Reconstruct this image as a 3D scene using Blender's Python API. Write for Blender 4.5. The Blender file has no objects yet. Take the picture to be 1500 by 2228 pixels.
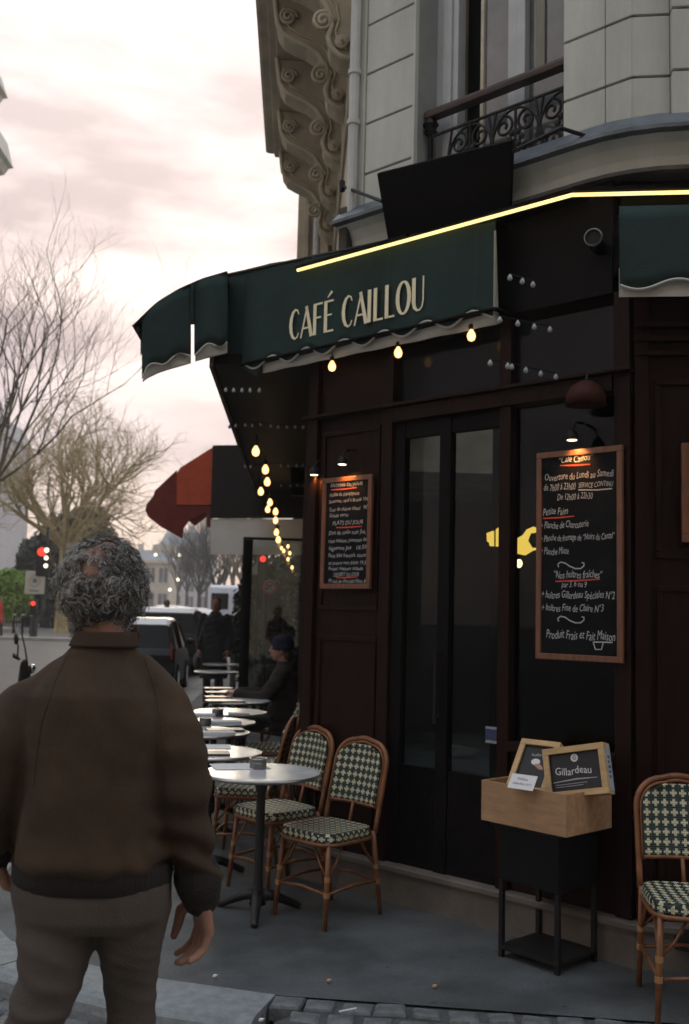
import bpy, bmesh, math, random
import numpy as np
from mathutils import Vector, Matrix, noise as mnoise, Euler
random.seed(7)
R = math.radians
S = bpy.context.scene
COL = S.collection

# ------------------------------------------------------------------ camera
FOC, CX, CY = 2200.0, 750.0, 1114.0        # photograph pixels (1500 x 2228)
EYE = 1.575
YAW, PIT, ROL = R(2.5), R(5.8), R(1.45)
FW = Vector((math.sin(YAW)*math.cos(PIT), math.cos(YAW)*math.cos(PIT), math.sin(PIT)))
_r0 = Vector((math.cos(YAW), -math.sin(YAW), 0)); _u0 = _r0.cross(FW)
RT = _r0*math.cos(ROL) + _u0*math.sin(ROL)
UP = -_r0*math.sin(ROL) + _u0*math.cos(ROL)
CAMP = Vector((0, 0, EYE))
cam_d = bpy.data.cameras.new('camera'); cam = bpy.data.objects.new('camera', cam_d); COL.objects.link(cam)
m = Matrix((RT, UP, -FW)).transposed().to_4x4(); m.translation = CAMP
cam.matrix_world = m
cam_d.sensor_fit = 'VERTICAL'; cam_d.sensor_height = 36; cam_d.lens = 36*FOC/2228
cam_d.clip_start = .05; cam_d.clip_end = 2000
cam_d.dof.use_dof = True; cam_d.dof.focus_distance = 3.5; cam_d.dof.aperture_fstop = 4.5
S.camera = cam

# ------------------------------------------------------------------ sky, sun, exposure
SUN_EL, SUN_AZ = R(11), R(-6)
W = bpy.data.worlds.new('World'); S.world = W; W.use_nodes = True
nt = W.node_tree; nt.nodes.clear()
def N(tree, typ, **kw):
    n = tree.nodes.new(typ)
    for k, v in kw.items(): setattr(n, k, v)
    return n
out = N(nt, 'ShaderNodeOutputWorld'); bg = N(nt, 'ShaderNodeBackground'); bg.inputs[1].default_value = .1
sky = N(nt, 'ShaderNodeTexSky', sky_type='NISHITA'); sky.sun_disc = False
sky.sun_elevation = SUN_EL; sky.sun_rotation = SUN_AZ; sky.air_density = 1.2; sky.dust_density = 2.0
tc = N(nt, 'ShaderNodeTexCoord'); sep = N(nt, 'ShaderNodeSeparateXYZ')
nt.links.new(tc.outputs['Generated'], sep.inputs[0])
mp = N(nt, 'ShaderNodeMapping'); mp.inputs['Scale'].default_value = (2.6, 2.6, 9.0); mp.inputs['Location'].default_value = (1.3, 5.2, .8)
nt.links.new(tc.outputs['Generated'], mp.inputs[0])
nz = N(nt, 'ShaderNodeTexNoise'); nz.inputs['Scale'].default_value = 1.35; nz.inputs['Detail'].default_value = 6; nz.inputs['Roughness'].default_value = .52
nt.links.new(mp.outputs[0], nz.inputs[0])
def ramp(tree, els):
    r = N(tree, 'ShaderNodeValToRGB')
    while len(r.color_ramp.elements) < len(els): r.color_ramp.elements.new(.5)
    for e, (p, c) in zip(r.color_ramp.elements, els):
        e.position = p; e.color = (*c, 1) if len(c) == 3 else c
    return r
# clear veil (by elevation) and the grey-lilac cloud that drifts in front of it
veil = ramp(nt, [(0, (.72, .60, .48)), (.07, (.70, .58, .52)), (.16, (.52, .485, .53)), (.27, (.78, .69, .665)), (.5, (.84, .74, .72)), (.75, (.76, .85, .96)), (1, (.72, .86, 1.02))])
cloud = ramp(nt, [(0, (.50, .42, .38)), (.12, (.385, .355, .41)), (.3, (.41, .35, .36)), (.5, (.56, .495, .49)), (.75, (.64, .73, .84)), (1, (.64, .77, .93))])
nt.links.new(sep.outputs[2], veil.inputs[0]); nt.links.new(sep.outputs[2], cloud.inputs[0])
cr = ramp(nt, [(.41, (0, 0, 0)), (.58, (1, 1, 1))]); nt.links.new(nz.outputs[0], cr.inputs[0])
mx = N(nt, 'ShaderNodeMix', data_type='RGBA'); nt.links.new(cr.outputs[0], mx.inputs[0])
nt.links.new(veil.outputs[0], mx.inputs[6]); nt.links.new(cloud.outputs[0], mx.inputs[7])
sc = N(nt, 'ShaderNodeMix', data_type='RGBA', blend_type='MULTIPLY'); sc.inputs[0].default_value = 1
sc.inputs[7].default_value = (11.0, 10.45, 10.1, 1); nt.links.new(mx.outputs[2], sc.inputs[6])
mx2 = N(nt, 'ShaderNodeMix', data_type='RGBA'); mx2.inputs[0].default_value = .975
nt.links.new(sky.outputs[0], mx2.inputs[6]); nt.links.new(sc.outputs[2], mx2.inputs[7])
nt.links.new(mx2.outputs[2], bg.inputs[0]); nt.links.new(bg.outputs[0], out.inputs[0])
sun_d = bpy.data.lights.new('sun', 'SUN'); sun_d.energy = .5; sun_d.angle = R(12); sun_d.color = (1, .83, .62)
sun = bpy.data.objects.new('sun', sun_d); COL.objects.link(sun)
_sd = Vector((math.sin(SUN_AZ)*math.cos(SUN_EL), math.cos(SUN_AZ)*math.cos(SUN_EL), math.sin(SUN_EL)))
sun.rotation_euler = _sd.to_track_quat('Z', 'Y').to_euler(); sun.location = (-6, 8, 20)
vs = S.view_settings; vs.view_transform = 'Standard'; vs.look = 'None'; vs.gamma = 1; vs.exposure = 0.74
S.render.engine = 'CYCLES'

# ------------------------------------------------------------------ geometry of the photograph -> places in the street
def ray(x, y): return FW*FOC + RT*(x-CX) - UP*(y-CY)
def atY(x, y, Y):
    d = ray(x, y); return CAMP + d*(Y/d.y)
def atZ(x, y, z):
    d = ray(x, y); return CAMP + d*((z-EYE)/d.z)
Q = math.sqrt(.5)
CO = Vector((.06, 6.312, 0)); CU = Vector((Q, -Q, 0)); CN = Vector((Q, Q, 0))     # chamfer: origin, along, into the wall
CL = 2.18
RB = CO + CU*CL; TH = R(-9.3); RU = Vector((math.cos(TH), math.sin(TH), 0)); RN = Vector((-math.sin(TH), math.cos(TH), 0))
def chp(u, p, z): return CO + CU*u - CN*p + Vector((0, 0, z))
def road_z(y): return -.10 + max(0, y-15)*.011

# ------------------------------------------------------------------ helpers
def tag(o, label=None, cat=None, group=None, kind=None):
    if label: o['label'] = label
    if cat: o['category'] = cat
    if group: o['group'] = group
    if kind: o['kind'] = kind
    return o
def empty(name, loc=(0, 0, 0), rz=0, label=None, cat=None, group=None, kind=None):
    o = bpy.data.objects.new(name, None); COL.objects.link(o); o.location = loc; o.rotation_euler = (0, 0, rz)
    o.empty_display_size = .1
    return tag(o, label, cat, group, kind)
def copy_tree(o, parent=None):
    c = o.copy(); COL.objects.link(c)
    if parent: c.parent = parent
    for ch in [x for x in bpy.data.objects if x.parent == o]: copy_tree(ch, c)
    return c
class MB:
    def __init__(s): s.v = []; s.f = []; s.uv = {}; s.mi = []; s.cur = 0; s.M = None
    def P(s, p):
        p = Vector(p)
        if s.M: p = s.M @ p
        s.v.append(p); return len(s.v)-1
    def F(s, ids, uv=None):
        if uv: s.uv[len(s.f)] = uv
        s.f.append(tuple(ids)); s.mi.append(s.cur)
    def box(s, a, b, M=None):
        x0, y0, z0 = a; x1, y1, z1 = b
        if x0 > x1: x0, x1 = x1, x0
        if y0 > y1: y0, y1 = y1, y0
        if z0 > z1: z0, z1 = z1, z0
        c = [(x0,y0,z0),(x1,y0,z0),(x1,y1,z0),(x0,y1,z0),(x0,y0,z1),(x1,y0,z1),(x1,y1,z1),(x0,y1,z1)]
        i = [s.P(M @ Vector(q) if M else q) for q in c]
        for q in ((0,3,2,1),(4,5,6,7),(0,1,5,4),(1,2,6,5),(2,3,7,6),(3,0,4,7)): s.F([i[k] for k in q])
        return s
    def prism(s, poly, ax, a, b):
        """poly: 2-D points; ax: axis of extrusion ('x','y','z')"""
        def mk(p, t):
            return {'x': (t, p[0], p[1]), 'y': (p[0], t, p[1]), 'z': (p[0], p[1], t)}[ax]
        A = [s.P(mk(p, a)) for p in poly]; B = [s.P(mk(p, b)) for p in poly]; n = len(poly)
        s.F(A[::-1]); s.F(B)
        for k in range(n): s.F((A[k], A[(k+1) % n], B[(k+1) % n], B[k]))
        return s
    def ring(s, c, t, r, n, ry=None, up=None):
        t = Vector(t).normalized(); up = Vector(up) if up else (Vector((0, 0, 1)) if abs(t.z) < .9 else Vector((0, 1, 0)))
        a = t.cross(up).normalized(); b = a.cross(t)
        return [s.P(Vector(c)+a*r*math.cos(2*math.pi*k/n)+b*(ry or r)*math.sin(2*math.pi*k/n)) for k in range(n)]
    def tube(s, pts, rad, n=6, caps=True, closed=False):
        pts = [Vector(p) for p in pts]; m = len(pts); rs = rad if isinstance(rad, (list, tuple)) else [rad]*m
        rings = []; up = None
        for k, p in enumerate(pts):
            if closed: t = pts[(k+1) % m]-pts[k-1]
            else: t = pts[min(k+1, m-1)]-pts[max(k-1, 0)]
            if t.length < 1e-9: t = Vector((0, 0, 1))
            t.normalize()
            if up is None: up = Vector((0, 0, 1)) if abs(t.z) < .9 else Vector((0, 1, 0))
            a = t.cross(up)
            if a.length < 1e-6: a = t.orthogonal()
            a.normalize(); up = a.cross(t)
            rings.append([s.P(p+a*rs[k]*math.cos(2*math.pi*j/n)+up*rs[k]*math.sin(2*math.pi*j/n)) for j in range(n)])
        for k in range(m if closed else m-1):
            A, B = rings[k], rings[(k+1) % m]
            for j in range(n): s.F((A[j], A[(j+1) % n], B[(j+1) % n], B[j]))
        if caps and not closed: s.F(rings[0][::-1]); s.F(rings[-1])
        return s
    def loft(s, rings):
        """rings: lists of points (equal count), capped"""
        I = [[s.P(p) for p in r] for r in rings]; n = len(I[0])
        for A, B in zip(I, I[1:]):
            for j in range(n): s.F((A[j], A[(j+1) % n], B[(j+1) % n], B[j]))
        s.F(I[0][::-1]); s.F(I[-1]); return s
    def ell(s, c, rx, ry, rz, n=14, m=9, M=None):
        c = Vector(c); rows = []
        for k in range(1, m):
            t = math.pi*k/m
            rows.append([Vector((rx*math.sin(t)*math.cos(2*math.pi*j/n), ry*math.sin(t)*math.sin(2*math.pi*j/n), -rz*math.cos(t))) for j in range(n)])
        f = lambda q: s.P(c + (M @ q if M else q))
        b = f(Vector((0, 0, -rz))); t = f(Vector((0, 0, rz))); I = [[f(q) for q in r] for r in rows]
        for j in range(n): s.F((b, I[0][(j+1) % n], I[0][j])); s.F((t, I[-1][j], I[-1][(j+1) % n]))
        for A, B in zip(I, I[1:]):
            for j in range(n): s.F((A[j], A[(j+1) % n], B[(j+1) % n], B[j]))
        return s
    def lathe(s, prof, c=(0, 0, 0), n=24, caps=True):
        c = Vector(c)
        I = [[s.P(c+Vector((r*math.cos(2*math.pi*j/n), r*math.sin(2*math.pi*j/n), z))) for j in range(n)] for r, z in prof]
        for A, B in zip(I, I[1:]):
            for j in range(n): s.F((A[j], A[(j+1) % n], B[(j+1) % n], B[j]))
        if caps: s.F(I[0][::-1]); s.F(I[-1])
        return s
    def grid(s, fn, nu, nv, uvs=(1, 1)):
        I = [[s.P(fn(i/nu, j/nv)) for i in range(nu+1)] for j in range(nv+1)]
        for j in range(nv):
            for i in range(nu):
                q = [(i, j), (i+1, j), (i+1, j+1), (i, j+1)]
                s.F([I[b][a] for a, b in q], [(a/nu*uvs[0], b/nv*uvs[1]) for a, b in q])
        return s
    def mesh(s, name, mats, smooth=False):
        me = bpy.data.meshes.new(name); me.from_pydata([tuple(p) for p in s.v], [], s.f)
        for m_ in (mats if isinstance(mats, (list, tuple)) else [mats]): me.materials.append(m_)
        if any(s.mi): me.polygons.foreach_set('material_index', s.mi)
        if s.uv:
            L = me.uv_layers.new(name='uv')
            for p in me.polygons:
                if p.index in s.uv:
                    for li, q in zip(p.loop_indices, s.uv[p.index]): L.data[li].uv = q
        if smooth: me.polygons.foreach_set('use_smooth', [True]*len(me.polygons))
        me.update(); return me
    def build(s, name, mats, parent=None, smooth=False, bevel=0, loc=None, rot=None, solid=0, sub=0, edge=None):
        o = bpy.data.objects.new(name, s.mesh(name, mats, smooth)); COL.objects.link(o)
        if parent: o.parent = parent
        if loc is not None: o.location = loc
        if rot is not None: o.rotation_euler = rot
        if solid:
            md = o.modifiers.new('solid', 'SOLIDIFY'); md.thickness = solid; md.offset = 0
        if bevel:
            md = o.modifiers.new('bevel', 'BEVEL'); md.width = bevel; md.segments = 2; md.limit_method = 'ANGLE'; md.angle_limit = R(40)
        if sub:
            md = o.modifiers.new('sub', 'SUBSURF'); md.levels = sub; md.render_levels = sub
        return o
def link(me, name, parent=None, loc=None, rot=None):
    o = bpy.data.objects.new(name, me); COL.objects.link(o)
    if parent: o.parent = parent
    if loc is not None: o.location = loc
    if rot is not None: o.rotation_euler = rot
    return o
def bevelled(mb, name, mats, w, seg=2):
    """mesh with a real bevel baked in (for meshes shared by many objects)"""
    me = mb.mesh(name, mats); b = bmesh.new(); b.from_mesh(me)
    bmesh.ops.bevel(b, geom=list(b.edges), offset=w, segments=seg, affect='EDGES', profile=.5)
    b.to_mesh(me); b.free(); return me

# ------------------------------------------------------------------ materials
MATS = {}
def mat(name, col, rough=.7, var=.18, scale=9, bump=.0, bscale=None, metal=0, col2=None, spec=.5, stretch=None, detail=5, coat=0, sheen=0, trans=0, emit=None, estr=0, dist=.01):
    M_ = bpy.data.materials.new(name); M_.use_nodes = True; t = M_.node_tree; b = t.nodes['Principled BSDF']
    b.inputs['Roughness'].default_value = rough; b.inputs['Metallic'].default_value = metal
    b.inputs['Specular IOR Level'].default_value = spec; b.inputs['Coat Weight'].default_value = coat
    b.inputs['Sheen Weight'].default_value = sheen; b.inputs['Transmission Weight'].default_value = trans
    if emit: b.inputs['Emission Color'].default_value = (*emit, 1); b.inputs['Emission Strength'].default_value = estr
    c1 = tuple(x*(1-var) for x in col); c2 = col2 or tuple(min(1, x*(1+var)) for x in col)
    if var or col2 or bump:
        tcn = N(t, 'ShaderNodeTexCoord'); mpn = N(t, 'ShaderNodeMapping'); t.links.new(tcn.outputs['Object'], mpn.inputs[0])
        if stretch: mpn.inputs['Scale'].default_value = stretch
        no = N(t, 'ShaderNodeTexNoise'); no.inputs['Scale'].default_value = scale; no.inputs['Detail'].default_value = detail; no.inputs['Roughness'].default_value = .62
        t.links.new(mpn.outputs[0], no.inputs[0])
        rp = ramp(t, [(.3, c1), (.7, c2)]); t.links.new(no.outputs[0], rp.inputs[0]); t.links.new(rp.outputs[0], b.inputs['Base Color'])
        if bump:
            nb = N(t, 'ShaderNodeTexNoise'); nb.inputs['Scale'].default_value = bscale or scale*6; nb.inputs['Detail'].default_value = 4
            t.links.new(mpn.outputs[0], nb.inputs[0])
            bp = N(t, 'ShaderNodeBump'); bp.inputs['Strength'].default_value = bump; bp.inputs['Distance'].default_value = dist
            t.links.new(nb.outputs[0], bp.inputs['Height']); t.links.new(bp.outputs[0], b.inputs['Normal'])
    else: b.inputs['Base Color'].default_value = (*col, 1)
    MATS[name] = M_; return M_
def emis(name, col, s):
    M_ = bpy.data.materials.new(name); M_.use_nodes = True; t = M_.node_tree; t.nodes.clear()
    o = N(t, 'ShaderNodeOutputMaterial'); e = N(t, 'ShaderNodeEmission'); e.inputs[0].default_value = (*col, 1); e.inputs[1].default_value = s
    t.links.new(e.outputs[0], o.inputs[0]); return M_
def glow(name, c1, s1, c2, s2):
    """lamp glass: yellow core, orange halo painted on the rim by viewing angle"""
    M_ = bpy.data.materials.new(name); M_.use_nodes = True; t = M_.node_tree; t.nodes.clear(); o = N(t, 'ShaderNodeOutputMaterial')
    l = N(t, 'ShaderNodeLayerWeight'); l.inputs[0].default_value = .58; e1 = N(t, 'ShaderNodeEmission'); e2 = N(t, 'ShaderNodeEmission'); x = N(t, 'ShaderNodeMixShader')
    e1.inputs[0].default_value = (*c1, 1); e1.inputs[1].default_value = s1; e2.inputs[0].default_value = (*c2, 1); e2.inputs[1].default_value = s2
    t.links.new(l.outputs['Facing'], x.inputs[0]); t.links.new(e1.outputs[0], x.inputs[1]); t.links.new(e2.outputs[0], x.inputs[2]); t.links.new(x.outputs[0], o.inputs[0]); return M_
STONE = mat('painted limestone', (.52, .54, .485), .85, .2, 1.6, .35, 50, col2=(.63, .65, .59), stretch=(1.6, 1.6, .35), detail=9)
STONE_W = mat('weathered limestone', (.50, .45, .35), .9, .25, 2.2, .3, 40, col2=(.62, .55, .42))
JOINT = mat('grey mortar joint', (.16, .15, .13), .95, .2)
ZINC = mat('old zinc flashing', (.13, .15, .17), .45, .35, 7, .15, metal=.6)
WOOD_D = mat('dark stained oak', (.0145, .0046, .0026), .55, .5, 5, .2, 50, spec=.14, stretch=(7, 7, .7))
WOOD_B = mat('black painted timber', (.006, .0052, .0052), .55, .35, 6, .12, spec=.08)
WOOD_F = mat('reddish frame wood', (.17, .068, .033), .5, .3, 8, .1, stretch=(6, 6, 1))
CRATE = mat('pale poplar', (.40, .24, .13), .75, .22, 5, .2, 60, stretch=(1.2, 6, 6))
CRATE2 = mat('pale pine', (.55, .37, .18), .7, .2, 5, .15, 60, stretch=(1.2, 6, 6))
SLATE = mat('chalkboard slate', (.0065, .008, .0095), .75, .4, 6, spec=.12)
CHALK = mat('chalk white', (.46, .48, .48), .95, .25, 40)
CHALK_R = mat('chalk red', (.62, .09, .06), .95, .2, 40)
CLOTH_G = mat('dark green awning canvas', (.0085, .031, .028), .85, .4, 2.6, .35, 240, detail=8)
CLOTH_B = mat('brown black awning canvas', (.014, .011, .011), .85, .25, 4, .15, 200)
CLOTH_W = mat('off white awning lining', (.50, .49, .45), .85, .15, 6, .1, 120)
CLOTH_R = mat('brick red awning canvas', (.46, .075, .032), .85, .2, 4, .15, 200)
VINYL = mat('clear grey vinyl sheet', (.66, .65, .63), .4, .1, 3, .3, 7)
LETTER = mat('cream lettering', (.93, .85, .58), .6, .06, 20)
IRON = mat('black iron', (.012, .011, .011), .55, .3, 12, .1, spec=.25)
RAILW = mat('brown painted handrail', (.055, .030, .026), .5, .3, 9, .1)
STEEL = mat('brushed steel', (.42, .42, .42), .3, .15, 30, metal=.95)
RATTAN = mat('varnished rattan', (.20, .078, .030), .42, .35, 14, .15, 60)
MARBLE = mat('white marble', (.50, .53, .57), .2, .12, 5, detail=8, col2=(.68, .69, .71))
MBASE = mat('cast iron base', (.015, .015, .016), .5, .2, 9)
PAPER = mat('paper', (.72, .73, .74), .8, .04, 9)
MENU = mat('black menu cover', (.02, .022, .026), .4, .2, 9)
def pavement_mat():
    M_ = mat('dark asphalt pavement', (.070, .079, .085), .78, .22, 2.2, .9, 120, col2=(.112, .124, .130), detail=10, dist=.006); t = M_.node_tree; b = t.nodes['Principled BSDF']
    src = b.inputs['Base Color'].links[0].from_socket; tcn = N(t, 'ShaderNodeTexCoord')
    v = N(t, 'ShaderNodeTexVoronoi'); v.inputs['Scale'].default_value = 85; t.links.new(tcn.outputs['Object'], v.inputs[0]); sp = ramp(t, [(.0, (1.8, 1.8, 1.75)), (.16, (1.25, 1.25, 1.25)), (.3, (.85, .85, .85))]); t.links.new(v.outputs['Distance'], sp.inputs[0])
    n2 = N(t, 'ShaderNodeTexNoise'); n2.inputs['Scale'].default_value = 1.1; n2.inputs['Detail'].default_value = 8; t.links.new(tcn.outputs['Object'], n2.inputs[0]); st = ramp(t, [(.36, (.62, .62, .62)), (.50, (1, 1, 1)), (.66, (1.12, 1.12, 1.12))]); t.links.new(n2.outputs[0], st.inputs[0])
    v2 = N(t, 'ShaderNodeTexVoronoi'); v2.inputs['Scale'].default_value = 5.5; t.links.new(tcn.outputs['Object'], v2.inputs[0]); gm = ramp(t, [(.0, (.55, .55, .55)), (.055, (.6, .6, .6)), (.075, (1, 1, 1))]); t.links.new(v2.outputs['Distance'], gm.inputs[0])
    cur = src
    for r in (sp, st, gm):
        m_ = N(t, 'ShaderNodeMix', data_type='RGBA', blend_type='MULTIPLY'); m_.inputs[0].default_value = 1; t.links.new(cur, m_.inputs[6]); t.links.new(r.outputs[0], m_.inputs[7]); cur = m_.outputs[2]
    t.links.new(cur, b.inputs['Base Color']); return M_
PAV = pavement_mat()
ROAD = mat('worn street asphalt', (.14, .135, .125), .55, .2, 1.5, .3, 60)
KERB = mat('granite kerb', (.20, .22, .23), .75, .25, 18, .35, 60, detail=8)
SETT = mat('granite sett', (.115, .125, .13), .65, .4, 12, .5, 40, detail=8)
PLINTH = mat('grey brown step stone', (.135, .118, .10), .8, .25, 5, .3, 50)
GLASS_D = None
def glass(name, tint=(.9, .95, .95), op=.10, rough=.02, ior=1.5):
    M_ = bpy.data.materials.new(name); M_.use_nodes = True; t = M_.node_tree; t.nodes.clear()
    o = N(t, 'ShaderNodeOutputMaterial'); tr = N(t, 'ShaderNodeBsdfTransparent'); tr.inputs[0].default_value = (*tint, 1)
    g = N(t, 'ShaderNodeBsdfGlossy'); g.inputs['Roughness'].default_value = rough; fr = N(t, 'ShaderNodeFresnel'); fr.inputs[0].default_value = ior
    ad = N(t, 'ShaderNodeMath', operation='ADD'); ad.inputs[1].default_value = op; t.links.new(fr.outputs[0], ad.inputs[0])
    mxs = N(t, 'ShaderNodeMixShader'); t.links.new(ad.outputs[0], mxs.inputs[0]); t.links.new(tr.outputs[0], mxs.inputs[1]); t.links.new(g.outputs[0], mxs.inputs[2])
    t.links.new(mxs.outputs[0], o.inputs[0]); return M_
GLASS_C = glass('clear screen glass', (.86, .90, .90), .03)
GLASS_T = glass('dim door glass', (.62, .66, .66), .0, .015, 1.22)
GLASS_W = mat('window pane', (.008, .009, .010), .10, .2, 3, spec=.10)
PANE = mat('grey curtained pane', (.115, .130, .135), .12, .25, 4, spec=.6)
CARGL = mat('dark car glass', (.006, .008, .009), .3, .2, 3, spec=.12)
CARB = mat('black car paint', (.007, .008, .009), .4, .1, 5, spec=.25)
CARG = mat('grey car paint', (.17, .19, .21), .25, .1, 5, coat=.6)
CARW = mat('white van paint', (.62, .66, .72), .35, .06, 3)
CARS = mat('silver car paint', (.38, .42, .46), .28, .1, 5, coat=.5)
CARR = mat('pale sky reflecting roof', (.55, .56, .57), .3, .05, 5, coat=.5)  # sky reflection on the car roofs put into a pale colour
RUBBER = mat('tyre rubber', (.015, .015, .015), .85, .2)
CHROME = mat('chrome trim', (.6, .6, .6), .15, .05, 9, metal=1)
RED_L = mat('red lamp lens', (.30, .02, .02), .2, .1, 9)
BARK = mat('grey brown bark', (.19, .165, .13), .9, .35, 6)
BARK2 = mat('olive yellow lit twig bark', (.33, .27, .14), .9, .3, 6)  # yellow glow of the low sky put into the olive twig colour
BARK3 = mat('hazy far bark', (.075, .075, .070), .9, .3, 6)
LEAF_D = mat('dark evergreen leaves', (.028, .036, .026), .8, .45, 2.2)
LEAF_G = mat('bright green ivy leaves', (.17, .29, .04), .7, .4, 2.4)
FACADE = mat('pale distant facade', (.42, .43, .44), .9, .1, .6)
FACADE2 = mat('cream distant facade', (.46, .43, .36), .9, .1, .6)
SLATE_R = mat('blue grey zinc roof', (.24, .28, .32), .6, .15, .6)
WINB = mat('far window glass', (.09, .10, .12), .2, .2)
SKIN = mat('skin', (.33, .175, .125), .55, .18, 14, .1, 120)
JACKET = mat('brown suede jacket', (.056, .034, .019), .95, .42, 7, .7, 330, detail=9, dist=.004)
RIB = mat('dark brown ribbed knit', (.020, .016, .015), .95, .2, 9, .5, 60, stretch=(6, 6, .2))
TROUS = mat('grey brown corduroy trousers', (.082, .069, .058), .92, .22, 5, .25, 200)
HAIR_D = mat('dark grey hair', (.075, .073, .072), .55, .3, 20)
HAIR_L = mat('silver grey backlit hair', (.46, .45, .42), .5, .25, 20)  # grey strands lightened further, backlight put into the colour
SHOE = mat('black shoe leather', (.012, .011, .010), .4, .2)
COAT_K = mat('black wool coat', (.010, .010, .012), .95, .3, 6, .2, 90, sheen=.2)
COAT_R = mat('red coat', (.45, .025, .03), .9, .15, 6)
COAT_B = mat('blue grey coat', (.075, .09, .11), .9, .2, 6)
COAT_BR = mat('dark brown coat', (.021, .014, .012), .95, .3, 6, .2, 60)
BEANIE = mat('dark navy knitted beanie', (.010, .012, .030), .95, .3, 20, .5, 60)
BULB = glow('warm bulb glow', (1.0, .70, .27), 1.9, (1.0, .34, .06), 1.15)
LEDM = emis('yellow led tube', (1.0, .74, .27), 1.15)
SPOTM = emis('lit lamp lens', (1.0, .75, .35), 3)
YELM = emis('glowing yellow reflection', (1.0, .62, .10), 1.25)
REDM = emis('lit red signal', (1.0, .05, .035), 1.1)
WARMM = emis('lit white lamp', (1.0, .86, .6), 1.7)
HEADM = emis('car light', (1.0, .93, .8), 1.6)
def weave_mat():
    M_ = bpy.data.materials.new('woven cross pattern'); M_.use_nodes = True; t = M_.node_tree; b = t.nodes['Principled BSDF']
    b.inputs['Roughness'].default_value = .42
    uv = N(t, 'ShaderNodeUVMap'); uv.uv_map = 'uv'; sp = N(t, 'ShaderNodeSeparateXYZ'); t.links.new(uv.outputs[0], sp.inputs[0])
    def mth(op, a, b_=None, c=None):
        n = N(t, 'ShaderNodeMath', operation=op)
        for k, q in enumerate((a, b_, c)):
            if q is None: continue
            if isinstance(q, (int, float)): n.inputs[k].default_value = q
            else: t.links.new(q, n.inputs[k])
        return n.outputs[0]
    ax = mth('ABSOLUTE', mth('SUBTRACT', mth('FRACT', sp.outputs[0]), .5)); ay = mth('ABSOLUTE', mth('SUBTRACT', mth('FRACT', sp.outputs[1]), .5))
    p1 = mth('MULTIPLY', mth('LESS_THAN', ax, .145), mth('LESS_THAN', ay, .38)); p2 = mth('MULTIPLY', mth('LESS_THAN', ay, .145), mth('LESS_THAN', ax, .38))
    f = mth('MAXIMUM', p1, p2)
    no = N(t, 'ShaderNodeTexNoise'); no.inputs['Scale'].default_value = 3.0; t.links.new(uv.outputs[0], no.inputs[0])
    g = ramp(t, [(.3, (.008, .022, .019)), (.7, (.015, .036, .032))]); c = ramp(t, [(.3, (.56, .53, .35)), (.7, (.72, .69, .50))])
    t.links.new(no.outputs[0], g.inputs[0]); t.links.new(no.outputs[0], c.inputs[0])
    mm = N(t, 'ShaderNodeMix', data_type='RGBA'); t.links.new(f, mm.inputs[0]); t.links.new(g.outputs[0], mm.inputs[6]); t.links.new(c.outputs[0], mm.inputs[7])
    t.links.new(mm.outputs[2], b.inputs['Base Color'])
    w = mth('ADD', mth('SINE', mth('MULTIPLY', sp.outputs[0], 31.4)), mth('SINE', mth('MULTIPLY', sp.outputs[1], 31.4)))
    bp = N(t, 'ShaderNodeBump'); bp.inputs['Strength'].default_value = .6; bp.inputs['Distance'].default_value = .002
    t.links.new(w, bp.inputs['Height']); t.links.new(bp.outputs[0], b.inputs['Normal'])
    return M_
WEAVE = weave_mat()
def text_mesh(txt, size, sx=1.0, shear=0, align='LEFT'):
    cu = bpy.data.curves.new('lettering', 'FONT'); cu.body = txt; cu.size = size; cu.shear = shear; cu.align_x = align; cu.resolution_u = 2
    o = bpy.data.objects.new('lettering', cu); COL.objects.link(o)
    me = bpy.data.meshes.new_from_object(o.evaluated_get(bpy.context.evaluated_depsgraph_get()))
    bpy.data.objects.remove(o); bpy.data.curves.remove(cu)
    vs_ = [(v.co.x*sx, v.co.y) for v in me.vertices]; fs = [tuple(p.vertices) for p in me.polygons]
    bpy.data.meshes.remove(me); return vs_, fs
def put_text(mb, txt, x, z, size, sx=1.0, shear=0, align='LEFT', y=0, rot=0, thick=.0):
    v, f = text_mesh(txt, size, sx, shear, align); c, s_ = math.cos(rot), math.sin(rot); b = len(mb.v)
    for a, q in v: mb.P((x+a*c-q*s_, y, z+a*s_+q*c))
    for p in f: mb.F([b+k for k in p])
def ribbon(mb, pts, y=0, th=0):
    """pts: (x, z, width) — a stroke of varying width in the xz plane"""
    L = []; n = len(pts)
    for k, (x, z, w) in enumerate(pts):
        a = pts[max(k-1, 0)]; b = pts[min(k+1, n-1)]; d = Vector((b[0]-a[0], b[1]-a[1])); d = d.normalized() if d.length else Vector((1, 0)); p = Vector((-d.y, d.x))*w/2
        L.append((mb.P((x+p.x, y, z+p.y)), mb.P((x-p.x, y, z-p.y))))
    for A, B in zip(L, L[1:]): mb.F((A[0], A[1], B[1], B[0]))
# ================================================================== SETTING
def arc_pts():
    P = [(-1.75, 75), (-1.75, 60), (-1.75, 45), (-1.75, 30), (-1.75, 20), (-1.75, 15), (-1.75, 10), (-1.75, 7.6), (-1.74, 6.9), (-1.68, 6.2), (-1.56, 5.55), (-1.374, 5.079), (-1.02, 4.79), (-.6, 4.57), (-.044, 4.379)]
    return [Vector((x, y, 0)) for x, y in P]
EDGE = arc_pts(); EDGE_R = EDGE + [Vector((1.1, 4.19, 0)), Vector((3.0, 3.88, 0)), Vector((9, 2.9, 0))]
def pav_z(y): return max(0, y-15)*.011
mb = MB()
xs = [-220, -120, -80, -40, -20, -12, -6, -3, 0, 3, 8, 20, 80, 150, 220]; ys = [-40, -10, 0, 3, 6, 10, 15, 20, 30, 45, 60, 80, 120, 200, 320]
I = [[mb.P((x, y, road_z(y))) for x in xs] for y in ys]
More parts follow.
